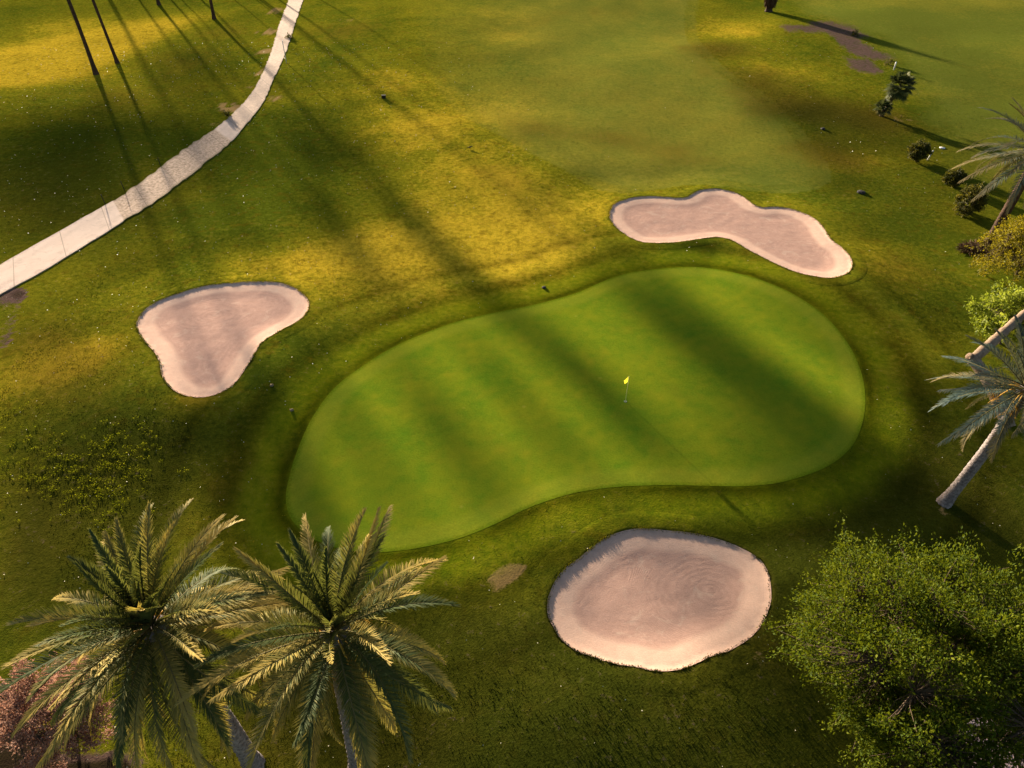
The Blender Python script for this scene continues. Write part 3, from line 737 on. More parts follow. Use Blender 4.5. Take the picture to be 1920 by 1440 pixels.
def date_palm(label, base, top, r, L, count, seed, leafmat, bow=(0, 0), group=None, leaf=.62, bark='palmbark', pairs=116, lean=(0, 0), fruit=True, th_min=-1.05, name='date_palm', width=.034, tip=.8):
    rng = np.random.default_rng(seed)
    x, y = base; z0 = hz(x, y) - .05
    t = thing(name, label, 'palm tree', (x, y, z0), 0, group)
    B = np.array([0, 0, 0.]); Tp = np.array([top[0] - x, top[1] - y, top[2] - z0])
    path = trunk_curve(B, Tp, 90, bow)
    tr = palm_trunk(path, r, r * .82, rng=rng)
    # boss of cut leaf bases under the crown
    tr.tube(path[-9:] + np.array([0, 0, .12]), np.linspace(r * .85, r * 1.25, 9), 16, .8, .12)
    obj('trunk', tr.mesh('palm_trunk'), M[bark], t)
    ax = path[-1] - path[-6]; ax /= np.linalg.norm(ax)
    rot = Vector((0, 0, 1)).rotation_difference(Vector(ax)).to_matrix()
    rot = Matrix.Identity(3).lerp(rot, .6) if hasattr(Matrix.Identity(3), 'lerp') else rot
    ga = math.pi * (3 - 5 ** .5); ph0 = rng.uniform(0, 6.28)
    for i in range(count):
        f = (i + .5) / count                                   # 0 = youngest, upright; 1 = oldest, drooping
        th = 1.42 - (1.42 - th_min) * f ** .92 + rng.normal(0, .10)
        Li = L * np.interp(f, [0, .12, .4, .85, 1], [.5, .72, .96, 1.05, .95]) * rng.uniform(.92, 1.08)
        bend = np.interp(f, [0, .25, .6, 1], [.22, .62, .88, .70]) + rng.normal(0, .18)
        az = ph0 + i * ga + rng.normal(0, .16)
        mb, mr = frond(Li, th, bend, leaf * (.7 + .3 * min(1, f * 4)), pairs, rng, vee=np.interp(f, [0, .3, 1], [.8, .5, .25]), twist=rng.normal(0, .17), droop=np.interp(f, [0, 1], [.1, .4]), width=width, tip=tip * (.3 + 1.2 * rng.random()) * (f > .12))
        me = mb.mesh('frond'); me.materials.append(M[leafmat])
        o = obj('frond', me, None, t); a = obj('rachis', mr.mesh('rachis'), M['rachis'], o)
        mx = Matrix.Translation(Vector(path[-1] + ax * (.45 - .55 * f))) @ (rot @ Matrix.Rotation(az, 3, 'Z')).to_4x4() @ Matrix.Translation((r * .45 * (.4 + .6 * f), 0, 0))
        o.matrix_local = mx
    if fruit:
        mb = MB()
        for k in range(9):
            az = rng.uniform(0, 6.28); n = 8; s = np.linspace(0, 1, n); ln = rng.uniform(.8, 1.4)
            p = path[-1] + ax * .05 + np.c_[np.cos(az) * (r * .6 + s * ln * .8), np.sin(az) * (r * .6 + s * ln * .8), .45 * ln * s - .9 * ln * s ** 2.2]
            mb.tube(p, .035, 5, rng.random())
            for q in range(16):
                d = rng.normal(0, .2, 3) + np.array([0, 0, -.32]); d = d * .9
                mb.tube([p[-1], p[-1] + d * .5, p[-1] + d + np.array([0, 0, -.12])], [.014, .012, .010], 3, rng.random(), caps=False)
        obj('fruit_stalk', mb.mesh('fruit_stalk'), M['stalk'], t)
    return t


def simple_crown_mesh(seed, L, count, pairs, leaf, width):
    rng = np.random.default_rng(seed); mb = MB(); ga = math.pi * (3 - 5 ** .5)
    for i in range(count):
        f = (i + .5) / count; th = 1.3 - 2.1 * f ** .9; a, b = frond(L * rng.uniform(.85, 1.05), th, .8, leaf, pairs, rng, width=width)
        R = np.array(Matrix.Rotation(i * ga, 3, 'Z'))
        for m in (a, b):
            off = mb.n
            V = np.vstack(m.v) @ R.T
            mb.add(V, np.vstack(m.q) if m.q else None, np.vstack(m.t) if m.t else None, np.concatenate(m.a))
    return mb.mesh('tall_palm_crown')


# ------------------------------------------------------------------ leafy plants
def leaf_cards(C, D, size, rng, flat=.3, aspect=.55):
    """diamond leaves at C pointing along D"""
    n = len(C); D = D / (np.linalg.norm(D, axis=1)[:, None] + 1e-9)
    Nn = rng.normal(0, 1, (n, 3)); Nn[:, 2] += flat * 2; W = np.cross(D, Nn); W /= np.linalg.norm(W, axis=1)[:, None] + 1e-9
    Up = np.cross(W, D)
    s = size[:, None]
    V = np.stack([C, C + D * s * .5 + W * s * aspect * .5 + Up * s * .06, C + D * s - Up * s * .05, C + D * s * .5 - W * s * aspect * .5 + Up * s * .06], 1).reshape(-1, 3)
    return V, np.arange(n)[:, None] * 4 + np.array([[0, 1, 2, 3]])


def crown_points(center, rad, n, rng, seed, hollow=.35, low=-.55, thresh=-.25, freq=1.6, cut=None):
    out = []
    while len(out) < n:
        p = rng.normal(0, 1, (n * 3, 3)); p /= np.linalg.norm(p, axis=1)[:, None]
        r = rng.uniform(hollow ** 3, 1, n * 3) ** (1 / 3)
        lump = .96 + .26 * vnoise(p[:, 0] * 2.2 + 9, p[:, 1] * 2.2 + p[:, 2] * 1.7, seed) + .14 * vnoise(p[:, 0] * 5, p[:, 1] * 5 + p[:, 2] * 4, seed + 3)
        q = p * (r * lump)[:, None]
        k = (p[:, 2] > low) & (vnoise(q[:, 0] * freq * 2 + 4, q[:, 1] * freq * 2 + q[:, 2] * 3.1, seed + 7) > thresh)
        q = q * np.where(rng.random(len(q)) < .10, rng.uniform(1.05, 1.22, len(q)), 1)[:, None]
        if cut is not None: k &= ~cut(q)
        out += list(q[k])
    return np.array(out[:n]) * np.array(rad) + np.array(center)


def leafy(name, label, cat, base, center, rad, clumps, per, lsize, leafmat, seed, group=None, trunk_r=.2, limbs=9, spread=.35, hollow=.35, low=-.55, bark='bark', thresh=-.25, twig=.018, crown_name='crown', dead=0.0, freq=1.6, cut=None):
    """a tree or shrub: trunk with limbs and twigs, and a crown of many small leaves in clumps"""
    rng = np.random.default_rng(seed); x, y = base; z0 = hz(x, y) - .03
    t = thing(name, label, cat, (x, y, z0), 0, group); ctr = np.array([center[0] - x, center[1] - y, center[2] - z0]); rad = np.array(rad, float)
    cl = crown_points(ctr, rad, clumps, rng, seed, hollow, low, thresh, freq, cut)
    wood = MB(); knots = []
    fork = ctr * np.array([.25, .25, 0]) + np.array([0, 0, max(.12, (ctr[2] - rad[2] * .55) * .75)])
    tp = np.array([[0, 0, -.1], fork * .5 + rng.normal(0, .04, 3), fork]); tp = smooth_open(tp, max(.1, np.linalg.norm(fork) / 8))
    wood.tube(tp, np.linspace(trunk_r * 1.25, trunk_r * .85, len(tp)), 9, .3, .05)
    for i in range(limbs):
        az = i * 2.4 + rng.normal(0, .3); el = rng.uniform(.15, 1.25); e = ctr + rad * .74 * np.array([math.cos(az) * math.cos(el), math.sin(az) * math.cos(el), math.sin(el)])
        m = fork + (e - fork) * .5 + rng.normal(0, .10, 3) * rad; p = smooth_open([fork, m, e], np.linalg.norm(e - fork) / 9)
        wood.tube(p, np.linspace(trunk_r * .55, trunk_r * .10 + .008, len(p)), 6, .3, .05); knots += list(p[2:])
    K = np.array(knots)
    Vs = []; D = []; S = []; Va = []
    for c in cl:
        j = np.argmin(((K - c) ** 2).sum(1)); k0 = K[j]
        mid = (k0 + c) / 2 + rng.normal(0, .08, 3) * np.linalg.norm(c - k0)
        wood.tube([k0, mid, c], [twig * 1.6, twig * 1.1, twig * .5], 4, .2 + .3 * rng.random(), caps=False)
        out = (c - ctr) / rad; out /= np.linalg.norm(out) + 1e-6; dirv = out * .7 + rng.normal(0, .35, 3) + np.array([0, 0, .25])
        n = int(per * rng.uniform(.6, 1.4)); s = rng.uniform(-.5, 1, n)[:, None]
        pts = c + dirv * s * spread * 1.5 + rng.normal(0, 1, (n, 3)) * spread * .42
        Vs.append(pts); D.append(dirv + rng.normal(0, .8, (n, 3))); S.append(lsize * rng.uniform(.45, 1.4, n)); Va.append(np.clip(rng.uniform(.1, .75) + rng.normal(0, .16, n) + (dead if rng.random() < .2 else 0), 0, 1))
    V, Q = leaf_cards(np.vstack(Vs), np.vstack(D), np.concatenate(S), rng)
    k = V[:, 2] < .03; V[k, 2] = .03
    obj('trunk' if trunk_r > .08 else 'stem', wood.mesh('wood'), M[bark], t)
    me = mesh_from('leaf_crown', V, Q, {'var': np.concatenate(Va).repeat(4)}, False)
    obj(crown_name, me, M[leafmat], t)
    return t


def fan_palm(label, base, top, crown_r, n, seed, group=None, trunk_r=.22, blades=18, th_min=-1.0):
    rng = np.random.default_rng(seed); x, y = base; z0 = hz(x, y)
    t = thing('fan_palm', label, 'palm tree', (x, y, z0), 0, group)
    Tp = np.array([top[0] - x, top[1] - y, top[2] - z0]); path = trunk_curve((0, 0, -.1), Tp, 30)
    obj('trunk', palm_trunk(path, trunk_r, trunk_r * .9, 1.2, rng=rng, sides=12).mesh('fan_palm_trunk'), M['darkbark'], t)
    mb = MB(); ga = 2.39996
    for i in range(n):
        f = (i + .5) / n; th = 1.4 - (1.4 - th_min) * f + rng.normal(0, .1); az = i * ga + rng.normal(0, .2)
        d = np.array([math.cos(az) * math.cos(th), math.sin(az) * math.cos(th), math.sin(th)]); S = np.array([-math.sin(az), math.cos(az), 0]); U = np.cross(d, S)
        pl = crown_r * .45; hub = path[-1] + d * pl; v0 = np.clip(.15 + .5 * rng.random() + .3 * (f > .8) * rng.random(), 0, 1)
        mb.tube([path[-1], hub], [.03, .02], 4, .3, caps=False)
        aa = np.linspace(-1.75, 1.75, blades)
        for k, a in enumerate(aa):
            ln = crown_r * .62 * (1 - .22 * abs(a) / 1.75) * rng.uniform(.9, 1.08); dv = math.cos(a) * d + math.sin(a) * S; W = np.cross(dv, U); w = ln * .085
            mid = hub + dv * ln * .55 - U * 0; e = hub + dv * ln + np.array([0, 0, -.22 * ln])
            mb.add([hub, mid + W * w, mid - W * w, e], None, [(0, 1, 2), (1, 3, 2)], np.clip(v0 + rng.normal(0, .1), 0, 1))
    obj('crown', mb.mesh('fan_crown', False), M['fan'], t)
    return t


# ------------------------------------------------------------------ build the setting
build_ground(); build_green(); build_bunkers(); build_path(); build_gravel()


def at_height(px, py, h):
    p = G(px, py, h); return (p[0], p[1], h)


def ghere(px, py, dz=0.0):
    p = G(px, py); return (p[0], p[1], hz(p[0], p[1]) + dz)


# ------------------------------------------------------------------ the big plants
def crown_over(px, py, base, z=None):
    """crown centre seen at (px,py), at the height where it stands nearest above the base"""
    best = min(np.linspace(4, 16, 121), key=lambda h: abs(G(px, py, h)[1] - base[1]))
    return at_height(px, py, float(best if z is None else z))


b = G(476, 1436); date_palm('date palm on a grey trunk with the pink shrub under its golden feathery crown', b, crown_over(290, 1180, b), .35, 4.5, 88, 11, 'frond', (.2, 0), 'pair of date palms standing side by side', leaf=.58)
b = G(676, 1446); date_palm('date palm with an open star shaped crown overlapping the lower edge of the putting green', b, crown_over(628, 1190, b), .40, 4.5, 62, 23, 'frond', (.0, 0), 'pair of date palms standing side by side', leaf=.58, th_min=-1.0)
b = G(1768, 946); date_palm('palm on a long leaning grey trunk with blue grey fronds', b, crown_over(1922, 733, b), .31, 4.2, 54, 37, 'frond_blue', (.5, .3), None, leaf=.60, th_min=-.75, width=.030, tip=.35, pairs=84)
b = G(1850, 462); date_palm('palm on a dark leaning trunk with golden tipped fronds beside the olive bush', b, crown_over(1950, 285, b), .40, 5.8, 52, 41, 'frond_blue', (0, 0), None, leaf=.8, bark='darkbark', pairs=70, th_min=-.7, width=.05, fruit=False, tip=.8)

c = at_height(1776, 1270, 5.4); leafy('broadleaf_tree', 'large broad green tree with many small leaves above the gravel path', 'tree', (c[0] + .6, c[1] - .3), c, (5.7, 5.2, 3.5), 2500, 46, .135, 'leaf', 5, None, .24, 15, .36, .42, -.85, thresh=-.45, twig=.014, freq=3.2, cut=lambda q: (q[:, 0] > .10) & (q[:, 1] < -.42) & (np.abs(np.sin(q[:, 0] * 9 + q[:, 2] * 7)) > .35))
c = at_height(1930, 470, 2.4); leafy('olive_bush', 'dense olive yellow bush at the foot of the dark trunked palm', 'bush', (c[0], c[1]), c, (3.6, 3.6, 2.6), 420, 42, .17, 'bush_olive', 6, None, .12, 9, .32, .45, -.8, thresh=-.6, twig=.014)
c = at_height(1905, 590, 2.6); leafy('bright_bush', 'bright yellow green leafy bush behind the bent bare trunk', 'bush', (c[0], c[1]), c, (2.4, 2.4, 2.2), 240, 36, .24, 'bush_bright', 7, None, .10, 8, .30, .45, -.8, thresh=-.6, twig=.014)
c = at_height(105, 1338, 2.2); leafy('pink_shrub', 'airy shrub with pinkish brown foliage under the date palm', 'shrub', (c[0], c[1]), c, (2.05, 2.2, 2.1), 460, 60, .11, 'pink', 8, None, .07, 12, .24, .30, -.8, thresh=-.45, twig=.012, crown_name='foliage', bark='bark')

SH = 'dark shrubs dotted along the edge of the rough'
for px, py, r, h, lab, sd, mt in ((1811, 388, 1.25, 2.5, 'largest of the dark clipped shrubs, tall with a golden edge', 61, 'bush_dark'), (1785, 335, .90, 1.5, 'round dark shrub between two larger ones', 62, 'bush_dark'),
                                  (1717, 287, 1.0, 1.7, 'round dark green shrub next to a white stake', 63, 'bush_dark')):
    p = G(px, py + 12)
    leafy('round_shrub', lab, 'shrub', p, (p[0], p[1], h * .52), (r, r, h * .52), 330, 44, .13, mt, sd, SH, .06, 7, .15, .62, -.95, thresh=-.9, twig=.012, crown_name='foliage', dead=.4)
for px, py, r, h, lab, sd in ((1665, 124, .75, 1.0, 'small wispy seedling bush beside the white stake behind the fan palm', 64), (1602, 70, .7, 1.0, 'tiny wispy bush on the bare purple soil', 65), (543, 74, .55, .8, 'small dark weed bush growing at the edge of the concrete path', 66), (427, 218, .5, .7, 'brown dry weed bush on bare soil at the inner bend of the path', 67)):
    p = G(px, py)
    leafy('wispy_bush', lab, 'bush', p, (p[0], p[1], h * .5), (r, r, h * .5), 40, 22, .11, 'bush_dark', sd, None, .03, 6, .14, .2, -.9, thresh=-.9, twig=.010, crown_name='foliage', dead=.3)

b = G(1652, 218); tp = at_height(1690, 160, 2.9); fan_palm('small fan palm on a short leaning trunk with the white stake behind it', b, (b[0] + 1.7, b[1] + 1.0, 3.4), 2.0, 34, 71, None, .22)
b = G(1655, 216); fan_palm('low stemless fan palm clump at the foot of the leaning fan palm', (b[0] - .2, b[1] - .4), (b[0] - .4, b[1] - .4, 1.0), 1.35, 22, 72, None, .18, 14, -.4)


# bent bare trunk behind the blue grey palm
def bent_trunk():
    base = np.array(ghere(1893, 800)); e = np.array(at_height(1824, 672, 2.6)); k = np.array(at_height(1985, 535, 5.4))
    t = thing('bent_tree', 'bare tree trunk bent like an elbow behind the blue grey palm', 'tree', base)
    mb = MB(); p1 = smooth_open([np.zeros(3) - [0, 0, .1], (e - base) * .55 + [.1, 0, .1], e - base], .12)
    mb.tube(p1, np.linspace(.42, .36, len(p1)) + .03 * vnoise(np.arange(len(p1)) * .35, np.zeros(len(p1)), 3), 12, .35, .04)
    j = e - base; p2 = smooth_open([j + [-.12, -.05, -.05], j + [.25, .1, .1], j + (k - e) * .5 + [0, 0, .12], k - base], .12)
    mb.tube(p2, np.linspace(.36, .20, len(p2)) + .03 * vnoise(np.arange(len(p2)) * .4, np.ones(len(p2)), 5), 12, .2, .05)
    mb.tube(smooth_open([j + [-.05, 0, .0], j + [-.22, -.02, .12], j + [-.34, -.05, .2]], .06), .26, 10, .6, .08)
    obj('trunk', mb.mesh('bent_trunk'), M['lowbark'], t)
    mb = MB(); rng = np.random.default_rng(4); top = k - base
    C = top + rng.normal(0, 1, (1400, 3)) * [1.1, 1.1, .8] + [1.6, .8, .9]
    V, Q = leaf_cards(C, rng.normal(0, 1, (1400, 3)), rng.uniform(.14, .26, 1400), rng)
    obj('crown', mesh_from('bent_crown', V, Q, {'var': rng.random(1400).repeat(4)}, False), M['bush_bright'], t)


bent_trunk()


# dead leaf heap at the foot of the dark palm
def leaf_heap():
    p = ghere(1838, 470); rng = np.random.default_rng(3); n = 900
    a = rng.uniform(0, 6.28, n); r = np.sqrt(rng.random(n)); C = np.c_[np.cos(a) * r * 1.7, np.sin(a) * r * .9, (1 - r ** 2) * .55 * rng.random(n) + .03]
    D = np.c_[np.cos(a), np.sin(a), rng.normal(0, .25, n)] + rng.normal(0, .5, (n, 3)); V, Q = leaf_cards(C, D, rng.uniform(.3, .8, n), rng, .6, .16)
    V[:, 2] = np.maximum(V[:, 2], .02)
    o = obj('leaf_heap', mesh_from('leaf_heap', V, Q, {'var': rng.random(n).repeat(4)}, False), M['deadleaf'], None, p)
    tag(o, 'heap of dead brown palm leaves at the foot of the dark trunk', 'leaf heap')


leaf_heap()

# ------------------------------------------------------------------ tall trees beyond, whose shadows cross the course
PALM_CROWNS = [simple_crown_mesh(90 + i, 3.6, 34, 30, .8, .10) for i in range(2)]
for m_ in PALM_CROWNS: m_.materials.append(M['frond'])


def tall_palm(x, y, h, r, label, seed, group, lean=(0, 0), scale=1.0):
    z0 = hz(x, y); t = thing('tall_palm', label, 'palm tree', (x, y, z0), 0, group); rng = np.random.default_rng(seed)
    path = trunk_curve((0, 0, -.2), (lean[0], lean[1], h), 44, (rng.normal(0, .25), rng.normal(0, .25)))
    obj('trunk', palm_trunk(path, r, r * .7, 1.7, rng=rng, sides=10, scars=False).mesh('tall_trunk'), M['darkbark'], t)
    o = obj('crown', PALM_CROWNS[seed % 2], None, t, (lean[0], lean[1], h)); o.rotation_euler = (0, 0, rng.uniform(0, 6)); o.scale = (scale,) * 3
    return t


for px, py, h, r, lab, sd, ln in ((180, 138, 17, .28, 'tall bare trunk nearest the path among those beyond it, long and slender', 1, (-.6, 0)), (220, 117, 17, .23, 'thinner tall trunk just behind the longest one', 2, (-.9, 0)),
                                  (402, 37, 16, .27, 'tall trunk at the top of the picture nearest the bend of the path', 3, (0, 0)), (298, 8, 18, .26, 'short piece of trunk at the top edge between the other tall trunks', 4, (0, 0))):
    p = G(px, py); tall_palm(p[0], p[1], h, r, lab, sd, 'tall trunks beyond the path', ln)

# skirted palm at the top right
p = G(1441, 22); z0 = hz(*p); t = thing('skirted_palm', 'dark trunk wrapped in a shaggy skirt of dead leaves, alone at the top edge', 'palm tree', (p[0], p[1], z0))
mb = MB(); hh = np.linspace(-.1, 4.9, 22); mb.tube(np.c_[0 * hh, 0 * hh, hh], np.interp(hh, [0, .5, 1], [.75, .55, .5]), 12, .4, .06); obj('trunk', mb.mesh('skirted_trunk'), M['darkbark'], t)
rng = np.random.default_rng(12); n = 850; h = rng.uniform(.9, 4.6, n); a = rng.uniform(0, 6.28, n); R = np.interp(h, [.9, 2.5, 5, 15.5], [.6, .95, 1.15, 1.2]) * rng.uniform(.7, 1.1, n)
V, Q = leaf_cards(np.c_[np.cos(a) * R, np.sin(a) * R, h + .5], np.c_[np.cos(a) * .2, np.sin(a) * .2, -np.ones(n)] + rng.normal(0, .2, (n, 3)), rng.uniform(.7, 1.3, n), rng, 0, .22)
obj('skirt', mesh_from('skirt', V, Q, {'var': rng.random(n).repeat(4) * .7}, False), M['deadleaf'], t)
o = obj('crown', PALM_CROWNS[0], None, t, (0, 0, 5.3)); o.scale = (.5,) * 3

# wooded edge beyond the upper left of the view: shadow targets (photo position of the shadow centre) -> tree that throws it
BIG = [mesh_from('tall_tree_crown', *leaf_cards(*(lambda C, g: (C, g.normal(0, 1, (len(C), 3)), g.uniform(.35, .8, len(C)), g))(crown_points((0, 0, 0), (1, 1, 1), 2600, np.random.default_rng(200 + i), 200 + i, .2, -.9, -.22, 1.3) * 1.0, np.random.default_rng(210 + i))), {'var': np.random.default_rng(5).random(2600 * 4)}, False) for i in range(2)]


def scaled_big(i, r, hgt, seed):
    g = np.random.default_rng(seed); n = int((260 if seed < 310 or seed > 320 else 150) * r * hgt / 3)
    C = crown_points((0, 0, 0), (r, r, hgt), n, g, seed, .2, -.9, -.24, 1.3)
    V, Q = leaf_cards(C, g.normal(0, 1, (n, 3)), g.uniform(.4, .9, n), g)
    return mesh_from('tall_tree_crown', V, Q, {'var': g.random(n).repeat(4)}, False)


def throws(px, py, kind, r, seed, hgt=None, minL=0):
    P = G(px, py); L = max(20.0, minL)
    while True:
        B = P + S2 * L; u, v = pix(B[0], B[1], 0)
        if v < -25 or u < -25 - 40 * r or B[1] > 165: break
        L += 1
    if 310 < seed < 320: L += 55; B = P + S2 * L
    h = L * TAN_EL + hz(P[0], P[1]) - hz(*B)
    lab = 'tall palm standing beyond the upper left of the course' if kind == 'p' else 'unseen tall leafy tree giving shade from beyond the upper left of the course'
    if kind == 'p':
        return tall_palm(B[0], B[1], h, .28, lab, seed, 'trees beyond the course', (0, 0), r / 3.4)
    z0 = hz(*B); t = thing('tall_tree', lab, 'tree', (B[0], B[1], z0), 0, 'trees beyond the course')
    hgt = hgt or r * .8
    mb = MB(); zz = np.linspace(-.2, h, 16); mb.tube(np.c_[.15 * np.sin(zz * .4), .15 * np.cos(zz * .3), zz], np.linspace(.19 if seed < 310 else .11, .14 if seed < 310 else .08, 16), 8, .3, .06)  # trunks kept thin so their shadow streaks fade out
    g = np.random.default_rng(seed)
    for i in range(6):
        e = np.array([math.cos(i * 2.4) * r * .7, math.sin(i * 2.4) * r * .7, h + g.uniform(-.3, .4) * hgt]); mb.tube(smooth_open([[0, 0, h - hgt * .8], [e[0] * .5, e[1] * .5, h - hgt * .2], e], .8), .09, 5, .3, 0)
    obj('trunk', mb.mesh('tall_tree_trunk'), M['bark'], t)
    obj('crown', scaled_big(0, r, hgt, seed), M['leaf'], t, (0, 0, h))
    return t


SHADOWS = [  # bands over the green
    (1116, 732, 't', 2.0, 301, 2.3), (1310, 640, 't', 3.1, 302, 2.4), (1460, 745, 't', 3.3, 303, 2.0), (850, 830, 't', 1.5, 304, 2.0), (1000, 785, 't', .75, 305, 2.2), (715, 880, 't', .6, 307, 2.2), (655, 800, 't', .45, 306, 1.6),
    # fairway and rough
    (630, 280, 't', 6, 311, 1.9), (1185, 480, 't', .5, 309, 2.4), (370, 140, 't', 8, 316, 1.5), (200, 255, 't', 10, 313, 2.3), (400, 270, 't', 6, 314, 1.5), (60, 270, 't', 8, 315, 2.2),  # third one is unseen, added to hide trunk streaks in shade
    # lower right
    (1560, 960, 't', 4.2, 322, 1.7), (1750, 1000, 't', 5, 323, 2.2), (1560, 1330, 't', 4.0, 324, 1.2), (1800, 760, 't', 4.2, 327, 1.9), (500, 1010, 't', 2.4, 330, 1.2),
]
for s_ in SHADOWS:
    throws(s_[0], s_[1], s_[2], s_[3], s_[4], s_[5] if len(s_) > 5 else None)
for m_ in BIG: bpy.data.meshes.remove(m_)


# ------------------------------------------------------------------ small things
def flagstick():
    p = ghere(1172, 757, .02); t = thing('flagstick', 'yellow flag on a thin pole standing in the hole on the putting green', 'golf flag', p)
    mb = MB(); mb.tube([(0, 0, -.02), (.005, 0, 1.1), (.015, 0, 2.2)], [.018, .017, .016], 8); obj('pole', mb.mesh('pole'), M['yellowpole'], t)
    # limp pennant, folded on itself
    mb = MB(); u = np.linspace(0, 1, 9); v = np.linspace(0, 1, 7); U, W = np.meshgrid(u, v); X = -.02 - .30 * U * (1 - .25 * W); Y = .07 * np.sin(U * 6.0) * U - .10 * U; Z = 2.18 - .44 * W * (1 - .35 * U) - .30 * U - .05 * np.sin(U * 5)
    V = np.c_[X.ravel(), Y.ravel(), Z.ravel()]; i = np.arange(6)[:, None] * 9; j = np.arange(8)[None]
    mb.add(V, np.stack([i + j, i + j + 1, i + j + 10, i + j + 9], -1).reshape(-1, 4)); obj('flag', mb.mesh('flag'), M['yellow'], t)
    mb = MB(); a = np.linspace(0, 2 * np.pi, 24, endpoint=False); ro, ri = .10, .065
    R = np.vstack([np.c_[np.cos(a) * r, np.sin(a) * r, np.full(24, z)] for r, z in ((ro, .004), (ri, .010), (ri, -.015))]); j = np.arange(24); k = (j + 1) % 24
    Q = np.vstack([np.c_[j, k, 24 + k, 24 + j], np.c_[24 + j, 24 + k, 48 + k, 48 + j]]); mb.add(R, Q); obj('cup', mb.mesh('cup'), M['cup'], t)


flagstick()


def stake(px, py, h, r, mat, name, label, cat, group=None, lean=(0, 0)):
    p = ghere(px, py); mb = MB(); q = np.array([[0, 0, -.1], [lean[0] * .5, lean[1] * .5, h * .5], [lean[0], lean[1], h - .02], [lean[0], lean[1], h]])
    mb.tube(q, [r, r, r, r * .6], 8); o = obj(name, mb.mesh(name), M[mat], None, p); tag(o, label, cat, group)


stake(538, 122, 3.2, .055, 'white', 'marker_pole', 'thin white pole standing beside the upper part of the path', 'pole')
stake(1675, 133, 1.1, .10, 'white', 'marker_stake', 'white marker stake poking up behind the leaning fan palm', 'stake', 'white stakes along the rough')
stake(1740, 297, 1.1, .075, 'white', 'marker_stake', 'white marker stake beside the round dark green shrub', 'stake', 'white stakes along the rough', (.25, 0))
for px, py, lab in ((198, 384, 'thin dark rod nearest the smooth slabs of the path'), (234, 358, 'thin dark rod in the middle along the worn path edge'), (302, 312, 'thin dark curved rod farthest up the worn path edge')):
    stake(px, py, .95, .035, 'black', 'edge_rod', lab, 'rod', 'dark rods along the path edge', (-.12, .1))


def rock(px, py, r, label, name='rock', cat='rock', mat='stone', flat=.6, seed=0):
    rng = np.random.default_rng(seed); p = ghere(px, py); mb = MB(); n, m = 8, 12; V = []
    for i in range(n + 1):
        th = math.pi * i / n
        for j in range(m):
            a = 2 * math.pi * j / m; d = np.array([math.sin(th) * math.cos(a), math.sin(th) * math.sin(a), math.cos(th) * flat]); V.append(d * r * (1 + .18 * rng.normal()))
    i = np.arange(n)[:, None] * m; j = np.arange(m)[None]; k = (j + 1) % m
    mb.add(V, np.stack([i + j, i + m + j, i + m + k, i + k], -1).reshape(-1, 4)); o = obj(name, mb.mesh(name), M[mat], None, (p[0], p[1], p[2] + r * flat * .35)); tag(o, label, cat)


rock(1615, 360, .42, 'flat dark stone lying in the rough above the bean shaped bunker', flat=.35, seed=1)
rock(1543, 242, .24, 'small dark stone at the edge of the fairway', seed=2)
rock(1020, 538, .17, 'small dark stone on the bank above the putting green', seed=3)
rock(1767, 276, .3, 'small white scrap lying on the grass past the marker stake', 'litter_scrap', 'litter', 'white', .25, 4)
# small dark box on the fairway
p = ghere(720, 186); mb = MB(); mb.box((0, 0, .16), (.5, .34, .34)); mb.box((0, 0, .36), (.56, .4, .07)); o = obj('marker_box', mb.mesh('marker_box', False), M['black'], None, p); tag(o, 'small black box standing alone on the golden fairway grass', 'box')


# small brown bird on the fairway
def bird():
    p = ghere(881, 281); mb = MB(); s = np.linspace(0, 1, 12); mb.tube(np.c_[s * .5 - .25, 0 * s, .16 + .10 * s ** 2], np.maximum(.008, .085 * np.sin(np.pi * np.clip(s * .93 + .04, 0, 1)) ** .8), 8, .6)
    s = np.linspace(0, 1, 8); mb.tube(np.c_[.20 + s * .13, 0 * s, .27 + .02 * s], np.maximum(.004, .045 * np.sin(np.pi * (s * .8 + .15))), 7, .6)
    mb.tube([(.33, 0, .29), (.39, 0, .28)], [.012, .003], 5, .6); mb.tube([(-.2, 0, .17), (-.38, 0, .15)], [.035, .02], 5, .6)
    for y in (-.03, .03): mb.tube([(0, y, .12), (.01, y, .0)], .008, 4, .6)
    o = obj('bird', mb.mesh('bird'), M['stone'], None, p); tag(o, 'small dark bird standing on the golden grass', 'bird')


bird()
for px, py, lab, sd in ((513, 735, 'pale torn turf clod beside the heart shaped bunker', 5), (549, 777, 'greyish torn turf clod next to the mown ring of the green', 6)):
    rock(px, py, .13, lab, 'turf_clod', 'turf clod', 'clod', .5, sd)


# ------------------------------------------------------------------ ground cover (uncountable)
def scatter(n, x0, x1, y0, y1, rng):
    return rng.uniform(x0, x1, n), rng.uniform(y0, y1, n)


def keep_mask(X, Y, a, edge=.04):
    P = np.vstack([PATH_L, PATH_R[::-1]])
    g = sdf(X, Y, GRAVEL)
    return (a['sd_green'] < -edge) & (a['sd_bunker'] < -.02) & ~inside(X, Y, P) & (g < 0)


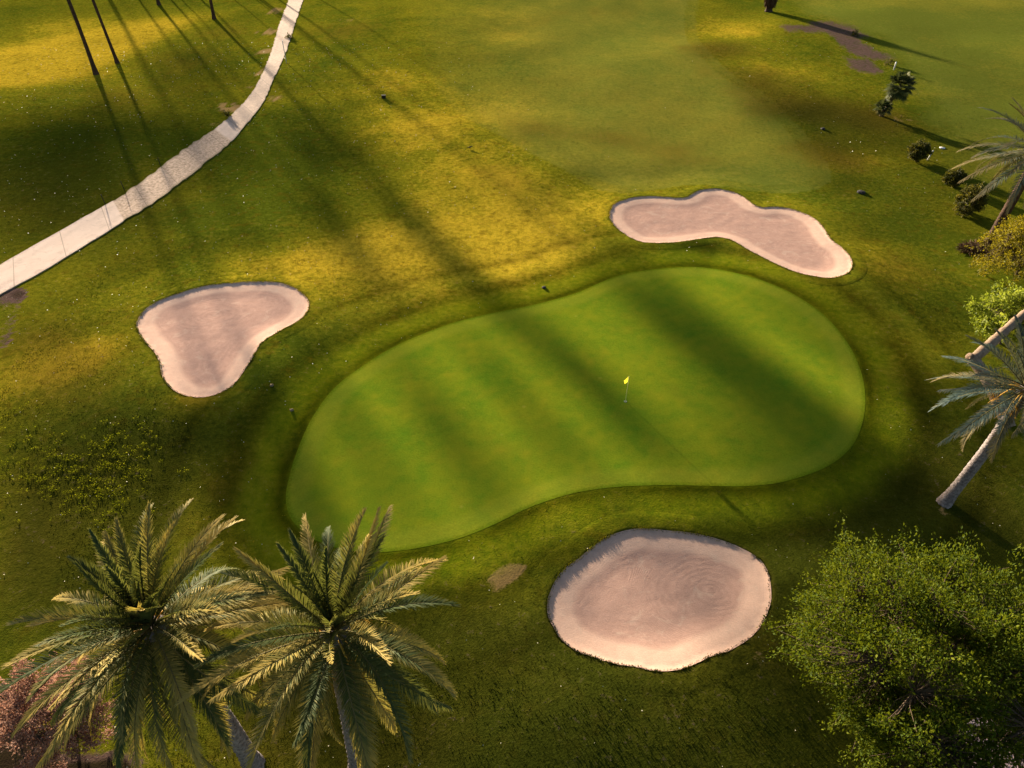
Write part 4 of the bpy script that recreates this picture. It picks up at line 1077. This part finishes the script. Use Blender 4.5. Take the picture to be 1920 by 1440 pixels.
def grass_tufts():
    rng = np.random.default_rng(55)
    X, Y = scatter(300000, -36, 38, 11, 62, rng)
    X2, Y2 = scatter(250000, -95, 95, 45, 150, rng); k2 = (rng.random(len(X2)) < sstep(44, 66, Y2) * (1 - .9 * sstep(95, 150, Y2))); k1 = rng.random(len(X)) < 1 - sstep(44, 62, Y)
    X = np.r_[X[k1], X2[k2]]; Y = np.r_[Y[k1], Y2[k2]]
    inv = np.abs(X) < (.80 * Y + 6); X = X[inv]; Y = Y[inv]; big = 1 + sstep(40, 110, Y) * 1.3
    a = ground_attributes(X, Y); clump = fbm(X / 1.6, Y / 1.6, 91, 3)
    k = keep_mask(X, Y, a) & (a['soil'] < .4) & (a['bare'] < .5) & (rng.random(len(X)) < np.clip(.6 + .5 * clump, .1, 1)) & (rng.random(len(X)) > a['fair'] * .8) & (rng.random(len(X)) < .12 + .88 * sstep(-5, -9.5, a['sd_green']))
    X, Y = X[k], Y[k]; n = len(X)
    z = terrain_height(X, Y); h = rng.uniform(.022, .056, n) * (1 + .5 * clump[k]) * big[k] ** .5; bw = big[k]
    # longer ragged fringe hanging round the bunkers
    E = []
    for P in BUNKERS:
        idx = rng.integers(0, len(P), 5200); t = rng.random(5200)[:, None]; Q = P[idx] * (1 - t) + P[(idx + 1) % len(P)] * t; E.append(Q + rng.normal(0, .05, Q.shape))
    E = np.vstack(E); ez = terrain_height(E[:, 0], E[:, 1]) + .0; eh = rng.uniform(.02, .065, len(E)) * (1 + .8 * vnoise(E[:, 0] * 1.5, E[:, 1] * 1.5, 8)); bw = np.r_[bw, np.ones(len(E))]
    X = np.r_[X, E[:, 0]]; Y = np.r_[Y, E[:, 1]]; z = np.r_[z, ez]; h = np.r_[h, eh]; n = len(X)
    az = rng.uniform(0, 6.28, n); w = rng.uniform(.02, .04, n) * bw; ln = rng.normal(0, .5, (n, 2)) * h[:, None]
    dx, dy = np.cos(az) * w, np.sin(az) * w
    V = np.stack([np.c_[X - dx, Y - dy, z - .01], np.c_[X + dx, Y + dy, z - .01], np.c_[X + ln[:, 0], Y + ln[:, 1], z + h]], 1).reshape(-1, 3)
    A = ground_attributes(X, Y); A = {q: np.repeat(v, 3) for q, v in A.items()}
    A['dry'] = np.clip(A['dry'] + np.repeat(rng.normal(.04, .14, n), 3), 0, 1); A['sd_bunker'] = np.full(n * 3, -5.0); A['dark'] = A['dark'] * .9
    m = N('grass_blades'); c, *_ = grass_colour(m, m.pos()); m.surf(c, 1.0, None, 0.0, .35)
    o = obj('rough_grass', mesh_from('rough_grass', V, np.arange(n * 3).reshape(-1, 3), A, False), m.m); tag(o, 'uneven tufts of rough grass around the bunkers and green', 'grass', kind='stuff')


def daisies():
    rng = np.random.default_rng(56); X, Y = scatter(15000, -75, 60, 11, 125, rng)
    dens = np.clip(.10 + .55 * sstep(10, -30, X) + .35 * fbm(X / 5, Y / 5, 95) + .25 * sstep(45, 15, Y), 0.02, 1) * .55
    a = ground_attributes(X, Y); k = keep_mask(X, Y, a, .3) & (rng.random(len(X)) < dens) & (rng.random(len(X)) > a['fair'] * .93)
    X, Y = X[k], Y[k]; n = len(X); z = terrain_height(X, Y) + .05; s = rng.uniform(.007, .020, n) * (1 + Y / 45)
    ang = np.linspace(0, 2 * np.pi, 6, endpoint=False); tx, ty = rng.normal(0, .35, (2, n))
    off = np.stack([np.cos(ang), np.sin(ang)], 1)
    V = np.stack([np.c_[X + o_[0] * s, Y + o_[1] * s, z + s * (o_[0] * tx + o_[1] * ty)] for o_ in off], 1).reshape(-1, 3); F = np.arange(n * 6).reshape(-1, 6)
    o = obj('fallen_petals', mesh_from('fallen_petals', V, [F[:, :4], F[:, [0, 3, 4, 5]]], None, False), M['flower']); tag(o, 'pale petals and tiny daisies sprinkled over the grass', 'petals', kind='stuff')


def weeds():
    rng = np.random.default_rng(57); C = []; D = []; S = []; Va = []
    spots = [(rng.normal(165, 75), rng.normal(900, 48)) for _ in range(150)] + [(rng.normal(220, 40), rng.normal(840, 25)) for _ in range(40)] + [(rng.uniform(0, 60), rng.normal(840, 40)) for _ in range(20)]
    for px, py in spots:
        p = ghere(px, min(py, 1010)); r = rng.uniform(.08, .26); n = int(8 + r * 45); v = rng.uniform(.2, .8)
        a = rng.uniform(0, 6.28, n); q = np.sqrt(rng.random(n)) * r
        C.append(np.c_[p[0] + np.cos(a) * q * 1.4, p[1] + np.sin(a) * q * .8, p[2] + .03 + rng.random(n) * .07]); D.append(np.c_[np.cos(a), np.sin(a), rng.uniform(0, .8, n)]); S.append(rng.uniform(.05, .11, n)); Va.append(np.clip(v + rng.normal(0, .15, n), 0, 1))
    V, Q = leaf_cards(np.vstack(C), np.vstack(D), np.concatenate(S), rng, .7, .6)
    o = obj('leafy_weeds', mesh_from('leafy_weeds', V, Q, {'var': np.concatenate(Va).repeat(4)}, False), M['weed']); tag(o, 'low bright leafy weeds spreading through the rough grass', 'weeds', kind='stuff')


grass_tufts(); daisies(); weeds()

# ------------------------------------------------------------------ camera, light, world
cam = bpy.data.cameras.new('camera'); cam.sensor_width = 36; cam.lens = 36 * FPX / 1920; cam.clip_end = 12000; cam.clip_start = .5
co = bpy.data.objects.new('camera', cam); COL.objects.link(co); co.location = (0, 0, CAM_H); co.rotation_euler = (math.pi / 2 - PITCH, 0, 0); SC.camera = co

sun = bpy.data.lights.new('sun', 'SUN'); sun.energy = 16.0; sun.angle = math.radians(1.3); sun.color = (1, .84, .60)
so = bpy.data.objects.new('sun', sun); COL.objects.link(so)
d = Vector((S2[0] * math.cos(SUN_EL), S2[1] * math.cos(SUN_EL), math.sin(SUN_EL))); so.rotation_euler = (-d).to_track_quat('-Z', 'Y').to_euler(); so.location = (-60, 90, 60)

w = bpy.data.worlds.new('World'); SC.world = w; w.use_nodes = True; nt = w.node_tree
sky = nt.nodes.new('ShaderNodeTexSky'); sky.sky_type = 'NISHITA'; sky.sun_disc = False; sky.sun_elevation = SUN_EL; sky.sun_rotation = -SUN_AZ
sky.dust_density = 1.5
bg = nt.nodes['Background']; nt.links.new(sky.outputs[0], bg.inputs[0]); bg.inputs[1].default_value = .148

SC.view_settings.view_transform = 'Standard'; SC.view_settings.look = 'None'; SC.view_settings.exposure = 0; SC.view_settings.gamma = 1
SC.render.engine = 'CYCLES'; SC.cycles.max_bounces = 5; SC.cycles.diffuse_bounces = 2; SC.cycles.transmission_bounces = 3; SC.cycles.use_denoising = True
